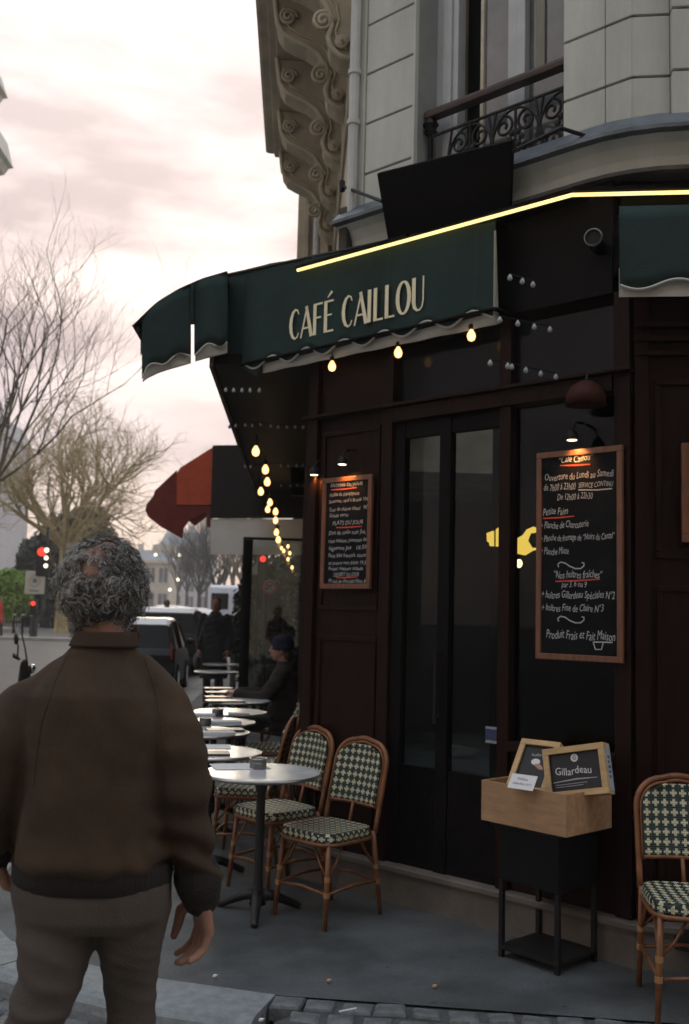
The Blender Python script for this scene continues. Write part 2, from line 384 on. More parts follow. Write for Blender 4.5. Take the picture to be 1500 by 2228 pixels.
for a in range(len(ys)-1):
    for b in range(len(xs)-1): mb.F((I[a][b], I[a][b+1], I[a+1][b+1], I[a+1][b]))
road = mb.build('road', ROAD); tag(road, kind='structure')
mb = MB(); rows = []
def edge_x(y):
    Y_ = [p.y for p in EDGE_R][::-1]; X_ = [p.x for p in EDGE_R][::-1]
    return float(np.interp(y, Y_, X_))
ysP = [75, 60, 45, 30, 24, 20, 17, 15, 12, 10, 8.5, 7.6, 6.9, 6.2, 5.55, 5.079, 4.79, 4.57, 4.379, 4.19, 3.88, 2.9]
for y in ysP:
    x0 = edge_x(y); rows.append([mb.P((x0+(9.2-x0)*t, y, pav_z(y))) for t in (0, .15, .4, 1)])
for A, B in zip(rows, rows[1:]):
    for k in range(3): mb.F((A[k], B[k], B[k+1], A[k+1]))
pave = mb.build('pavement', PAV); tag(pave, kind='structure')
# far pavement across the street, raised like the near one
mb = MB()
mb.box((-60, 42, road_z(42)-.1), (-8.2, 43.2, road_z(42)+.13)); mb.box((-60, 66, road_z(66)-.1), (-12, 69, road_z(66)+.14))
fp = mb.build('far_pavement', mat('pale far paving', (.36, .34, .30), .6, .12, 2)); tag(fp, kind='structure')

# kerb stones: each a separate granite block along the bend
kerb = empty('kerb', (-1.75, 7, 0), kind='structure')
KL = [0]; KP = EDGE[::-1]
for a, b in zip(KP, KP[1:]): KL.append(KL[-1]+(b-a).length)
def kpt(s_):
    for k in range(len(KP)-1):
        if s_ <= KL[k+1]:
            t = (s_-KL[k])/(KL[k+1]-KL[k]); p = KP[k].lerp(KP[k+1], t); d = (KP[min(k+1, len(KP)-1)]-KP[k]).normalized()
            d2 = (KP[min(k+2, len(KP)-1)]-KP[k+1]); d2 = d2.normalized() if d2.length else d; d = d.lerp(d2, t*.5).normalized()
            return p, Vector((-d.y, d.x, 0))*-1
    return KP[-1], Vector((-1, 0, 0))
s_ = .0; rk = random.Random(3); sizes = [1.18, 1.02, .98, 1.05, .9, 1.1]
k = 0
while s_ < 44:
    L = sizes[k % 6]; mb = MB(); rings = []; dz = rk.uniform(-.004, .004)
    for j in range(5):
        q = s_+.0015+(L-.003)*j/4; p, nrm = kpt(q)
        if nrm.y > .2 and p.x > -1.2: pass
        side = nrm if (nrm.x < 0 or nrm.y < 0) else -nrm
        z0 = pav_z(p.y)+.004+dz; prof = [(0, 0), (.225, -.004), (.262, -.014), (.285, -.036), (.292, -.07), (.292, -.17), (0, -.17)]
        rings.append([p+side*a+Vector((0, 0, z0+b)) for a, b in prof])
    mb.M = Matrix.Translation((1.75, -7, 0)); mb.loft(rings); mb.build('kerb_stone', KERB, kerb)
    s_ += L; k += 1
# granite setts at the foot of the kerb and in the dropped crossing
rs = random.Random(11); sett_me = []
for k in range(5):
    mb = MB(); w, d = rs.uniform(.058, .07), rs.uniform(.048, .06)
    top = [(-w*rs.uniform(.8, 1), -d*rs.uniform(.8, 1)), (w*rs.uniform(.8, 1), -d*rs.uniform(.8, 1)), (w*rs.uniform(.8, 1), d*rs.uniform(.8, 1)), (-w*rs.uniform(.8, 1), d*rs.uniform(.8, 1))]
    rings = [[Vector((x*f, y*f, z)) for x, y in top] for f, z in ((1.06, -.06), (1.06, -.012), (.97, -.003), (.72, .003))]
    mb.loft(rings); sett_me.append(mb.mesh('sett', SETT))
def front_edge_y(x):
    if x > -.044: return 4.37-.164*(x+.044)
    best = None
    for j in range(90):
        p, nrm = kpt(j*.05); side = nrm if (nrm.x < 0 or nrm.y < 0) else -nrm; q = p+side*.30
        if best is None or abs(q.x-x) < best[0]: best = (abs(q.x-x), q.y)
    return best[1]
bedm = MB()
def bed_z(x, y):
    e = front_edge_y(x)
    if x < -.044: return -.097
    t = min(1, max(0, (e-y)/.8)); return -.004-.09*t*t*(3-2*t)
bedm.grid(lambda a, b: (-.044+3.0*a, (front_edge_y(-.044+3.0*a)+.03)-1.0*(1-b), bed_z(-.044+3.0*a, front_edge_y(-.044+3.0*a)-1.0*(1-b))-.006), 12, 8)
bed = bedm.build('sett_bed', mat('dark sett joint', (.062, .066, .068), .9, .3, 20), road)
cnt = 0
for row in range(9):
    for colm in range(-11, 14):
        x = colm*.142+(row % 2)*.07+rs.uniform(-.008, .008); fe = front_edge_y(x); y = fe-.050-row*.118+rs.uniform(-.008, .008)
        pt = CAMP; v = Vector((x, y, bed_z(x, y)))-CAMP; zc = v.dot(FW); py = CY-FOC*v.dot(UP)/zc; px = CX+FOC*v.dot(RT)/zc
        if py > 2300 or px < -60 or px > 1600 or cnt > 290: continue
        cnt += 1
        o = link(rs.choice(sett_me), 'sett', road, (x, y, bed_z(x, y)+.004+rs.uniform(-.006, .005)), (rs.uniform(-.05, .05), rs.uniform(-.05, .05), rs.uniform(-.12, .12)-(.16 if x > -.04 else .35)+(3.1416 if rs.random() < .5 else 0)))

# ================================================================== CORNER BUILDING (upper storey)
ROOTM = Matrix.Translation(CO) @ Matrix.Rotation(-math.pi/4, 4, 'Z'); RINV = ROOTM.inverted()
RIGHTM = RINV @ Matrix.Translation(RB) @ Matrix.Rotation(TH, 4, 'Z')
def chU(x, y, p=0):
    d = ray(x, y); o_ = CO-CN*p; t = (o_-CAMP).dot(CN)/d.dot(CN); q = CAMP+d*t-CO; return q.dot(CU), q.z
bld = empty('corner_building', CO, -math.pi/4, 'pale stone corner building with cut off corner above the dark café front', 'building')
mb = MB(); mb.box((.30, .03, 3.8), (.775, .6, 9)); mb.box((1.79, .03, 3.8), (2.16, .6, 9)); mb.box((.775, .05, 6.35), (1.79, .6, 9)); mb.box((.775, .05, 3.8), (1.79, .6, 4.0))
mb.box((-.2, .62, 3.7), (2.16, 2.5, 9))
mb.build('wall', STONE, bld)
mb = MB(); mb.M = RIGHTM; mb.box((.012, .03, 3.8), (9, .8, 9)); mb.build('wall', STONE, bld)
mb = MB(); mb.M = RINV; mb.box((.287, 6.12, 3.7), (1.5, 11.2, 13)); mb.build('wall', STONE_W, bld)
rw = random.Random(5)
zc = 4.30
courses = [(3.995, 4.30)] + [(4.30+.326*k, 4.30+.326*(k+1)) for k in range(13)]
for z0, z1 in courses:
    g = .007; e = rw.uniform(0, .003)
    mb = MB(); mb.box((.392, -.0-e, z0+g), (.764, .03, z1-g)); mb.build('stone', STONE, bld, bevel=.004)
    mb = MB(); mb.box((1.790, -.0-e, z0+g), (2.03, .03, z1-g)); mb.build('stone', STONE, bld, bevel=.003)
    mb = MB(); mb.prism([(2.034, -e), (2.1765, -e), (2.20, .03), (2.034, .03)], 'z', z0+g, z1-g); mb.build('stone', STONE, bld, bevel=.003)
    mb = MB(); mb.M = RIGHTM; mb.box((.001, -e, z0+g), (.183, .03, z1-g)); mb.build('stone', STONE, bld, bevel=.003)
    for x0, x1 in ((.186, .95), (.956, 1.8)):
        mb = MB(); mb.M = RIGHTM; mb.box((x0, -.045-e, z0+g+.006), (x1, .03, z1-g+.006)); mb.build('stone', STONE, bld, bevel=.004)
mb = MB(); mb.box((.30, -.012, 3.995), (.386, .03, 9)); mb.box((.768, -.012, 4.0), (.786, .05, 9)); mb.build('stone_margin', STONE, bld, bevel=.004)
# drain pipe at the left edge of the cut corner
mb = MB(); mb.tube([(.335, -.055, 4.0), (.335, -.055, 9)], .032, 10); 
for z in (4.62, 4.95, 5.6): mb.tube([(.335, -.055, z), (.335, -.055, z+.03)], .042, 10)
mb.build('drain_pipe', mat('white painted pipe', (.55, .56, .54), .6, .1, 5), bld, smooth=False)
# window
wr = .22
def wbar(x0, x1, z0, z1, y0=wr, y1=wr+.05, mt=None, nm='frame', par=None):
    a = chU(x0, 150, -wr)[0]; b = chU(x1, 150, -wr)[0]; q = MB(); q.box((a, y0, z0), (b, y1, z1)); return q.build(nm, mt or FRAMEW, par, bevel=.004)
FRAMEW = mat('grey white window paint', (.50, .52, .53), .6, .08, 8)
REVEAL = mat('grey reveal paint', (.30, .315, .31), .8, .12, 4)
mb = MB(); mb.box((.777, .02, 4.03), (.79, wr+.02, 6.35)); mb.build('reveal', REVEAL, bld)
win = empty('window', (0, 0, 0)); win.parent = bld
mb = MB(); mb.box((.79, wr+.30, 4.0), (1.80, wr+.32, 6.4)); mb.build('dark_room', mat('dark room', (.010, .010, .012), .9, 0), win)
wbar(940, 1001, 4.0, 6.35, wr-.02, wr+.06, None, 'frame', win)
wbar(972, 990, 4.0, 6.35, wr-.04, wr-.02, None, 'moulding', win)
wbar(1043, 1050, 4.0, 6.35, wr+.01, wr+.06, mat('cream frame edge', (.55, .50, .38), .6), 'casement_edge', win)
wbar(1050, 1108, 4.0, 6.35, wr+.03, wr+.04, PANE, 'pane', win)
wbar(1107, 1126, 4.0, 6.35, wr-.01, wr+.06, None, 'frame', win); wbar(1127, 1146, 4.0, 6.35, wr-.02, wr+.05, None, 'frame', win)
wbar(1146, 1262, 4.0, 6.35, wr+.03, wr+.04, PANE, 'pane', win)
wbar(1160, 1182, 4.66, 6.35, wr+.015, wr+.028, mat('beige curtain', (.26, .25, .21), .9, .2, 8, stretch=(9, 9, .4)), 'curtain', win)
mb = MB(); mb.box((.76, -.05, 3.99), (1.80, .30, 4.03)); mb.build('window_sill', STONE, bld, bevel=.008)
# balconet railing
rail = empty('railing', (0, -.0, 0)); rail.parent = bld; ry = .10
mb = MB(); mb.prism([(ry-.035, 4.555), (ry+.035, 4.555), (ry+.04, 4.585), (ry+.02, 4.61), (ry-.02, 4.61), (ry-.04, 4.585)], 'x', .80, 1.80); mb.build('handrail', RAILW, rail, bevel=.006)
mb = MB(); mb.box((.81, ry-.008, 4.44), (1.80, ry+.008, 4.452)); mb.build('rail_bar', IRON, rail)
mb = MB(); mb.box((.81, ry-.012, 4.06), (1.80, ry+.012, 4.078)); mb.build('rail_bar', IRON, rail)
for u_ in (.815, 1.77):
    mb = MB(); mb.box((u_, ry-.012, 4.03), (u_+.024, ry+.012, 4.56)); mb.build('post', IRON, rail)
mb = MB(); mb.lathe([(.03, 0), (.045, .015), (.03, .03), (.05, .06), (.03, .1)], (.825, ry, 4.46), 10); mb.build('finial', IRON, rail)
def spiral(cx_, cz_, r0, r1, turns, a0, sgn=1, n=26):
    return [(cx_+(r0+(r1-r0)*k/n)*math.cos(a0+sgn*turns*2*math.pi*k/n), ry, cz_+(r0+(r1-r0)*k/n)*math.sin(a0+sgn*turns*2*math.pi*k/n)) for k in range(n+1)]
mb = MB()
for k in range(3):
    u0 = .96+k*.31
    mb.tube([(u0+.155+.15*math.cos(t*math.pi/12), ry, 4.26+.17*math.sin(t*math.pi/12)) for t in range(24)], .008, 5, closed=True)
    for sg in (-1, 1):
        mb.tube(spiral(u0+.155+sg*.075, 4.34, .065, .012, 1.4, math.pi/2, sg), .009, 5)
        mb.tube(spiral(u0+.155+sg*.075, 4.17, .060, .012, 1.4, -math.pi/2, -sg), .009, 5)
        mb.tube([(u0+.155+sg*.155, ry, 4.07), (u0+.155+sg*.13, ry, 4.2), (u0+.155+sg*.155, ry, 4.30), (u0+.155+sg*.13, ry, 4.44)], .008, 5)
    mb.tube([(u0+.155, ry, 4.07), (u0+.155, ry, 4.44)], .009, 5)
    for j in range(6):
        a = j*math.pi/3; mb.ell((u0+.155+.04*math.cos(a), ry, 4.255+.04*math.sin(a)), .022, .012, .022, 6, 4)
tag(mb.build('scrollwork', IRON, rail), kind='stuff')
# zinc ledge that follows the cut corner with a soft bend, and the cream band under it
def bandpts(p, u0=.25, xr=3.0):
    P = [Vector((u0, -p, 0)), Vector((1.55, -p, 0)), Vector((1.85, -p*1.0, 0))]
    a = Vector((2.177, -p*1.0, 0)); 
    b0 = RIGHTM @ Vector((.25, -p, 0)); c0 = a+Vector((p*.315, 0, 0))
    for t in (0, .25, .5, .75, 1): P.append(Vector((1.95, -p, 0)).lerp(c0, t).lerp(c0.lerp(b0, t), t))
    P.append(RIGHTM @ Vector((xr, -p, 0))); return P
def band(name, prof, mt, u0=.25, par=bld, bev=0):
    """prof: (p, z) closed section, extruded along the bend"""
    lines = [bandpts(p, u0) for p, z in prof]; q = MB()
    q.loft([[Vector((lines[i][k].x, lines[i][k].y, prof[i][1])) for i in range(len(prof))] for k in range(len(lines[0]))]); return q.build(name, mt, par)
band('zinc_ledge', [(0.0, 4.10), (.02, 4.10), (.06, 4.075), (.13, 4.0), (.15, 3.985), (.15, 3.965), (0, 3.965)], ZINC)
band('cornice_band', [(-.04, 3.963), (.10, 3.963), (.06, 3.93), (.035, 3.87), (.03, 3.80), (-.04, 3.80)], STONE)
band('lower_moulding', [(-.04, 3.798), (.05, 3.815), (.06, 3.805), (.06, 3.79), (-.04, 3.775)], mat('dark stone moulding', (.10, .09, .08), .9, .3))  # moulding in a darker stone colour than the band above
mb = MB(); mb.box((.262, -.09, 3.76), (.33, .03, 4.09)); mb.build('corner_bracket', mat('dark weathered stone', (.07, .062, .055), .9, .3), bld, bevel=.01)
# balcony along the street side, on scrolled consoles
bal = empty('balcony', (0, 0, 0)); bal.parent = bld
mb = MB(); mb.M = RINV
mb.prism([(-.50, 6.64), (-.50, 6.86), (.288, 6.86), (.288, 6.53), (-.33, 6.53), (-.34, 6.58), (-.40, 6.585), (-.41, 6.62), (-.47, 6.625)], 'y', 6.75, 10.75); mb.build('slab', STONE_W, bal)
mb = MB(); mb.M = RINV
for k in range(34): mb.box((-.47, 6.78+k*.117, 6.86), (-.455, 6.795+k*.117, 7.8))
mb.box((-.485, 6.75, 7.8), (-.44, 10.75, 7.83)); mb.build('railing', IRON, bal)
prof = [(-.33, 6.53), (-.315, 6.40), (-.30, 6.30), (-.25, 6.22), (-.16, 6.17), (-.06, 6.13), (.03, 6.07), (.10, 5.97), (.125, 5.85), (.10, 5.76), (.12, 5.68), (.19, 5.62), (.288, 5.58), (.288, 6.53)]
def fat(prf, d): return [(x-(d if x < .28 else 0), z-d*.6) for x, z in prf]
for Y in (7.0, 7.75, 8.65, 9.6, 10.5):
    c = empty('console', (0, 0, 0)); c.parent = bal
    mb = MB(); mb.M = RINV; mb.prism(prof, 'y', Y, Y+.24); mb.build('bracket', STONE_W, c, bevel=.012)
    mb = MB(); mb.M = RINV
    edge_ = [Vector((x, Y-.012, z)) for x, z in prof[:-1]]
    mb.tube(edge_, .022, 6); mb.tube([Vector((x+.05, Y-.01, z+.05)) for x, z in prof[1:-2]], .012, 5)
    for cx_, cz_, r in ((.06, 5.88, .085), (-.22, 6.36, .075), (.2, 5.72, .05)):
        mb.tube([(cx_+(r*(1-k/30))*math.cos(k*.5), Y-.012-.0006*k, cz_+(r*(1-k/30))*math.sin(k*.5)) for k in range(27)], .018, 5)
    mb.build('scroll', STONE_W, c, smooth=True)
mb = MB(); mb.M = RINV
for k in range(26): mb.box((.262, 6.9, 5.35+k*.046), (.29, 10.7, 5.35+k*.046+.03))
mb.build('fluted_frieze', STONE_W, bal)
# neighbour further along the street
nb = empty('neighbour_building', (-.1, 11.2, 0), 0, 'beige street house beyond the corner building, seen edge on past the balcony', 'building')
mb = MB(); mb.M = Matrix.Translation((.1, -11.2, 0)); mb.box((-.13, 11.22, 3.2), (9, 34, 14)); mb.build('wall', STONE_W, nb)
mb = MB(); mb.M = Matrix.Translation((.1, -11.2, 0)); mb.tube([(.085, 11.15, 3.4), (.085, 11.15, 6.6)], .035, 10); mb.build('drain_pipe', mat('pale pipe', (.6, .62, .65), .5), nb)
mb = MB(); mb.M = Matrix.Translation((.1, -11.2, 0)); mb.box((.135, 11.05, 3.4), (.225, 11.21, 6.6)); mb.box((-.06, 11.16, 3.4), (.0, 11.21, 6.6)); mb.build('pilaster', STONE_W, nb, bevel=.01)
mb = MB(); mb.M = Matrix.Translation((.1, -11.2, 0)); mb.box((.07, 14.05, 0), (9, 34, 3.19)); mb.build('shop_front', WOOD_B, nb)

# ================================================================== CAFÉ FRONT (ground floor)
cafe = empty('cafe_front', CO, -math.pi/4, 'dark wood café front across the cut corner with glazed door and yellow light line', 'shop front')
def cb(name, a, b, mt, par=None, bev=.004, M=None):
    q = MB(); q.M = M; q.box(a, b); return q.build(name, mt, par or cafe, bevel=bev)
# step / plinth round the corner
def plinth(prof, u0, xr):
    q = MB(); rings = []
    for k in range(4):
        ring_ = []
        for p, z in prof:
            P = [Vector((u0, -p, 0)), Vector((2.18+p*.315, -p, 0)), RIGHTM @ Vector((1.2, -p, 0)), RIGHTM @ Vector((xr, -p, 0))]
            ring_.append(Vector((P[k].x, P[k].y, z)))
        rings.append(ring_)
    q.loft(rings); return q
plinth([(-.05, 0), (.045, 0), (.045, .165), (-.05, .165)], -.05, 6).build('plinth_stone', PLINTH, cafe)
plinth([(-.05, .168), (.065, .168), (.07, .178), (.07, .198), (.06, .206), (-.05, .206)], -.05, 6).build('plinth_cap', PLINTH, cafe)
# backing, floor and ceiling of the room behind
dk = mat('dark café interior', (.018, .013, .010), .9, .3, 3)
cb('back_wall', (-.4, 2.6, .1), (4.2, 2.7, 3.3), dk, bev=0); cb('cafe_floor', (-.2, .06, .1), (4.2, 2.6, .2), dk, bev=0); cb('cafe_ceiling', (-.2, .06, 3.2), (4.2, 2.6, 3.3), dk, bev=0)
# left jamb and panel
cb('pilaster', (.0, -.035, .207), (.075, .05, 3.2), WOOD_D); cb('panel', (.075, 0, .207), (.60, .05, 3.2), WOOD_D)
for a, b, z0, z1 in ((.10, .575, .30, 1.45), (.10, .575, 1.60, 2.70)):
    q = MB()
    for x0, x1, y0, y1 in ((a, b, z0, z0+.03), (a, b, z1-.03, z1), (a, a+.03, z0+.031, z1-.031), (b-.03, b, z0+.031, z1-.031)): q.box((x0, -.014, y0), (x1, -.001, y1))
    q.build('moulding', WOOD_D, cafe, bevel=.005)
cb('pilaster', (.60, -.03, .207), (.68, .05, 3.2), WOOD_D)
cb('pilaster', (1.425, -.03, .207), (1.495, .05, 3.2), WOOD_D); cb('pilaster', (2.09, -.03, .207), (2.176, .05, 3.2), WOOD_D)
cb('transom_beam', (.681, -.045, 2.70), (2.089, .05, 2.785), WOOD_D); cb('cornice_strip', (-.02, -.075, 2.786), (2.2, .03, 2.806), WOOD_D)
cb('transom_pane', (.681, .02, 2.807), (2.089, .026, 3.15), GLASS_W, bev=0)
cb('fascia', (-.02, -.02, 3.2), (2.08, .06, 3.79), WOOD_B)
door = empty('door'); door.parent = cafe
cb('stile', (.682, -.005, .207), (.76, .045, 2.699), WOOD_B, door); cb('stile', (1.012, -.008, .207), (1.09, .045, 2.699), WOOD_B, door); cb('stile', (1.408, -.005, .207), (1.424, .045, 2.699), WOOD_B, door)
for x0, x1 in ((.761, 1.011), (1.091, 1.407)):
    cb('kick_panel', (x0, .005, .207), (x1, .035, .75), WOOD_B, door); cb('pane', (x0, .018, .751), (x1, .024, 2.60), GLASS_T, door, bev=0); cb('top_rail', (x0, 0, 2.601), (x1, .04, 2.699), WOOD_B, door)
q = MB(); q.tube([(1.04, -.05, 1.0), (1.04, -.05, 1.4)], .011, 8); q.tube([(1.04, -.05, 1.03), (1.04, .0, 1.03)], .008, 6); q.tube([(1.04, -.05, 1.37), (1.04, .0, 1.37)], .008, 6); q.build('handle', IRON, door)
sw = empty('side_window'); sw.parent = cafe
cb('pane', (1.496, .02, .95), (2.089, .026, 2.69), GLASS_T, sw, bev=0); cb('apron_panel', (1.496, 0, .207), (2.089, .045, .90), WOOD_D, sw); cb('sill', (1.490, -.045, .901), (2.095, .045, .949), WOOD_D, sw)
# window stickers on the door
st = empty('door_sticker', chp(1.368, -.008, .98), -math.pi/4, 'small blue and white paper sticker on the glazed door left of the wine crate', 'sticker')
for a, b, c in ((-.04, .015, (.035, .045, .12)), (-.055, -.041, (.30, .33, .36)), (.017, .03, (.30, .33, .36))):
    q = MB(); q.box((-.036, -.001, a), (.036, .001, b)); q.build('print', mat('sticker print', c, .7, .3, 40), st)
# yellow reflections in the door glass built as glowing shapes inside, and a lamp
sg = empty('door_glass_glints', chp(1.5, -1.2, 0), -math.pi/4, 'yellow reflection in the door glass, built as glowing shapes inside the café', 'sign')
def onp(x, y, p):
    a = chU(x, y, p); return a[0]-1.5, a[1]
def inner_poly(name, pts, mt, par, p=-1.2, th=.02):
    q = MB(); q.prism([onp(x, y, p) for x, y in pts], 'y', 0, th); return q.build(name, mt, par)
inner_poly('glint_face', [(1124, 1172), (1138, 1164), (1146, 1152), (1160, 1146), (1172, 1150), (1172, 1157), (1152, 1160), (1146, 1176), (1156, 1192), (1172, 1192), (1172, 1196), (1158, 1197), (1140, 1208), (1124, 1204)], YELM, sg)
inner_poly('glint_bar', [(1079, 1152), (1087, 1146), (1087, 1188), (1079, 1189)], YELM, sg); inner_poly('glint_bar', [(1059, 1160), (1072, 1155), (1072, 1188), (1066, 1188), (1064, 1180), (1060, 1178)], YELM, sg)
lp = chp(chU(1130, 1226, -1.1)[0], -1.1, chU(1130, 1226, -1.1)[1])
o = MB().ell((0, 0, 0), .022, .022, .028, 12, 8).build('interior_lamp', SPOTM, loc=lp); tag(o, 'small glowing bulb inside the café just below the yellow reflection shapes', 'lamp')
# right-hand façade of the café
for x0, x1, y0, nm in ((0.003, .07, -.03, 'pilaster'), (.071, 6, 0, 'panel')): cb(nm, (x0, y0, .207), (x1, .05, 3.2), WOOD_D, M=RIGHTM)
q = MB(); q.M = RIGHTM
for z in (2.86, 2.93, 3.0): q.box((.0, -.05+.01*(3-z)*5, z), (3, -.001, z+.03))
q.build('moulding', WOOD_D, cafe, bevel=.005)
for a, b, z0, z1 in ((.10, .95, .35, 1.75), (.10, .95, 1.88, 2.75)):
    q = MB(); q.M = RIGHTM
    for x0, x1, y0, y1 in ((a, b, z0, z0+.03), (a, b, z1-.03, z1), (a, a+.03, z0+.031, z1-.031), (b-.03, b, z0+.031, z1-.031)): q.box((x0, -.014, y0), (x1, -.001, y1))
    q.build('moulding', WOOD_D, cafe, bevel=.005)
cb('fascia', (-.05, .05, 3.2), (6, .10, 3.79), WOOD_B, M=RIGHTM)
# street side of the café
q = MB(); q.M = RINV; q.box((.062, 6.33, 0), (.12, 14.0, 3.8)); q.build('street_wall', WOOD_D, cafe)
for k in range(4):
    y0 = 6.75+k*1.8
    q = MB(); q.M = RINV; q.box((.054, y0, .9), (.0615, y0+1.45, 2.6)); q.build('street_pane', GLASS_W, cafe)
    q = MB(); q.M = RINV; q.box((.03, y0-.28, 0), (.0615, y0-.06, 3.1)); q.build('pilaster', WOOD_D, cafe, bevel=.004)
# terrace canopy (dark ceiling along the street) and ceiling over the door
q = MB(); q.M = RINV; q.prism([(-.60, 3.20), (-.60, 3.26), (.06, 3.30), (.06, 3.20)], 'y', 6.56, 13.9); q.build('canopy_ceiling', WOOD_B, cafe)
q = MB(); q.M = RINV; q.prism([(-.625, 3.165), (-.60, 3.165), (-.60, 3.33), (-.625, 3.33)], 'y', 6.52, 13.92); q.build('canopy_edge', mat('brown canopy edge', (.055, .026, .020), .7, .25, 6), cafe)
q = MB(); q.box((-.55, -.185, 3.19), (1.5, -.021, 3.2)); q.build('door_ceiling', WOOD_B, cafe)
# yellow light line, bent at the corner
LP = .17
ua, za = chU(648, 588, LP); ub, zb_ = chU(1245, 424, LP)
q = MB(); q.tube([Vector((ua, -LP, za)), Vector((ub, -LP, zb_))], .0102, 8); q.build('led_strip', LEDM, cafe)
q = MB(); q.prism([(0.02, 3.79), (-LP, za+.028), (-LP, za+.016), (0.02, 3.76)], 'x', ua-.02, ub*.45); q.build('led_channel', WOOD_B, cafe)
q = MB(); q.prism([(0.02, 3.74), (-LP, (za+zb_)/2+.022), (-LP, (za+zb_)/2+.012), (0.02, 3.71)], 'x', ub*.45+.002, ub); q.build('led_channel', WOOD_B, cafe)
le = RIGHTM.inverted() @ Vector((ub, -LP, zb_))
q = MB(); q.tube([RIGHTM @ Vector((le.x, le.y, zb_)), RIGHTM @ Vector((3.0, le.y, zb_))], .0102, 8); q.build('led_strip', LEDM, cafe)
q = MB(); q.M = RIGHTM; q.box((le.x, le.y-.012, zb_+.016), (4, .0499, zb_+.036)); q.build('led_channel', WOOD_B, cafe)
cb('awning_box', (-.09, -.24, 3.28), (6, .049, 3.52), WOOD_B, M=RIGHTM)

# leaning dark sign board above the door, on two tie rods
sb = empty('sign_board', CO, -math.pi/4, 'blank black board leaning out above the yellow light line below the window', 'sign board')
def sp_(x, y, p): u_, z_ = chU(x, y, p); return Vector((u_, -p, z_))
tl, tr_, bl, br = sp_(820, 378, .30), sp_(1115, 305, .30), sp_(845, 527, .06), sp_(1110, 447, .06)
br = bl + (tr_-tl)*((br-bl).length/(tr_-tl).length)
q = MB(); nrm = (tr_-tl).cross(bl-tl).normalized()*.03
if nrm.y < 0: nrm = -nrm
q.loft([[tl, tr_, br, bl], [p+nrm for p in (tl, tr_, br, bl)]]); q.build('panel', mat('matt black sign', (.008, .0075, .008), .8, .2, 5, spec=.1), sb, bevel=.004)
q = MB(); q.tube([sp_(745, 405, .0), sp_(832, 438, .27)], .011, 6); q.tube([sp_(745, 395, .0), sp_(745, 415, .01)], .02, 6); q.build('tie_rod', IRON, sb)
q = MB(); q.tube([sp_(1316, 309, .0), sp_(1222, 279, .22), sp_(1116, 330, .27)], .011, 6); q.build('tie_rod', IRON, sb)

# ================================================================== AWNINGS
aw = empty('corner_awning', CO, -math.pi/4, 'dark green café awning with cream lettering and wavy white edged hem', 'awning')
AP = .14
UL, UR = chU(495, 590, AP)[0], chU(1078, 560, AP)[0]
def ztop(a): return 3.865-.03*min(1, a/.27) - .125*min(1, max(0, (a-.2)/.8))
def wavy(u_, ph=0): return .034*math.sin(2*math.pi*(u_-ph)/.312)
ZB = 3.125
def front(a, b):
    u_ = UL+(UR-UL)*a
    zt = ztop(a); zb = ZB+.062+wavy(u_)*.9
    if u_ < -.36: zb = 3.30-.6*(u_-UL)
    sag = .010*mnoise.noise(Vector((u_*2.2, b*1.3, 0)))+.004*mnoise.noise(Vector((u_*7+b*3, b*2, 4)))+.0035*math.exp(-((((u_+.2) % .62)-.31)/.012)**2)
    return (u_, -AP-.004*math.sin(9*u_)*(1-b)-.012*(1-b)**2-sag, zb+(zt-zb)*b)
q = MB(); q.grid(front, 220, 14); q.build('front_panel', CLOTH_G, aw, smooth=True, solid=.004)
q = MB(); q.tube([(UL+(UR-UL)*k/120, -AP-.014-.004*math.sin(9*(UL+(UR-UL)*k/120)), ZB+.061+wavy(UL+(UR-UL)*k/120)*.9) for k in range(13, 121)], .0065, 5); q.build('hem_piping', CLOTH_W, aw)
q = MB(); q.grid(lambda a, b: (-.35+(UR+.35)*a, -AP+.018+.006*math.sin(20*(a*1.9)), ZB+.14*b), 60, 3); q.build('hem_lining', CLOTH_W, aw, smooth=True, solid=.002)
q = MB(); q.grid(lambda a, b: (UR+.004+.004*math.sin(a*3), -AP-.018+.05*a*(1-.7*b), ZB+.004+.50*b), 4, 6); q.build('side_return', CLOTH_W, aw, solid=.003)
q = MB(); q.grid(lambda a, b: (UL+(UR-UL)*a, (-AP)*(1-b)-.03*b, ztop(a)-.004), 30, 3); q.build('top_cloth', CLOTH_B, aw, solid=.003)
q = MB(); q.tube([(UL, -AP, ztop(0)-.01), (UL+.27*(UR-UL), -AP, ztop(.27)-.01), (UR, -AP, ztop(1)-.01)], .012, 6); q.build('front_bar', IRON, aw)
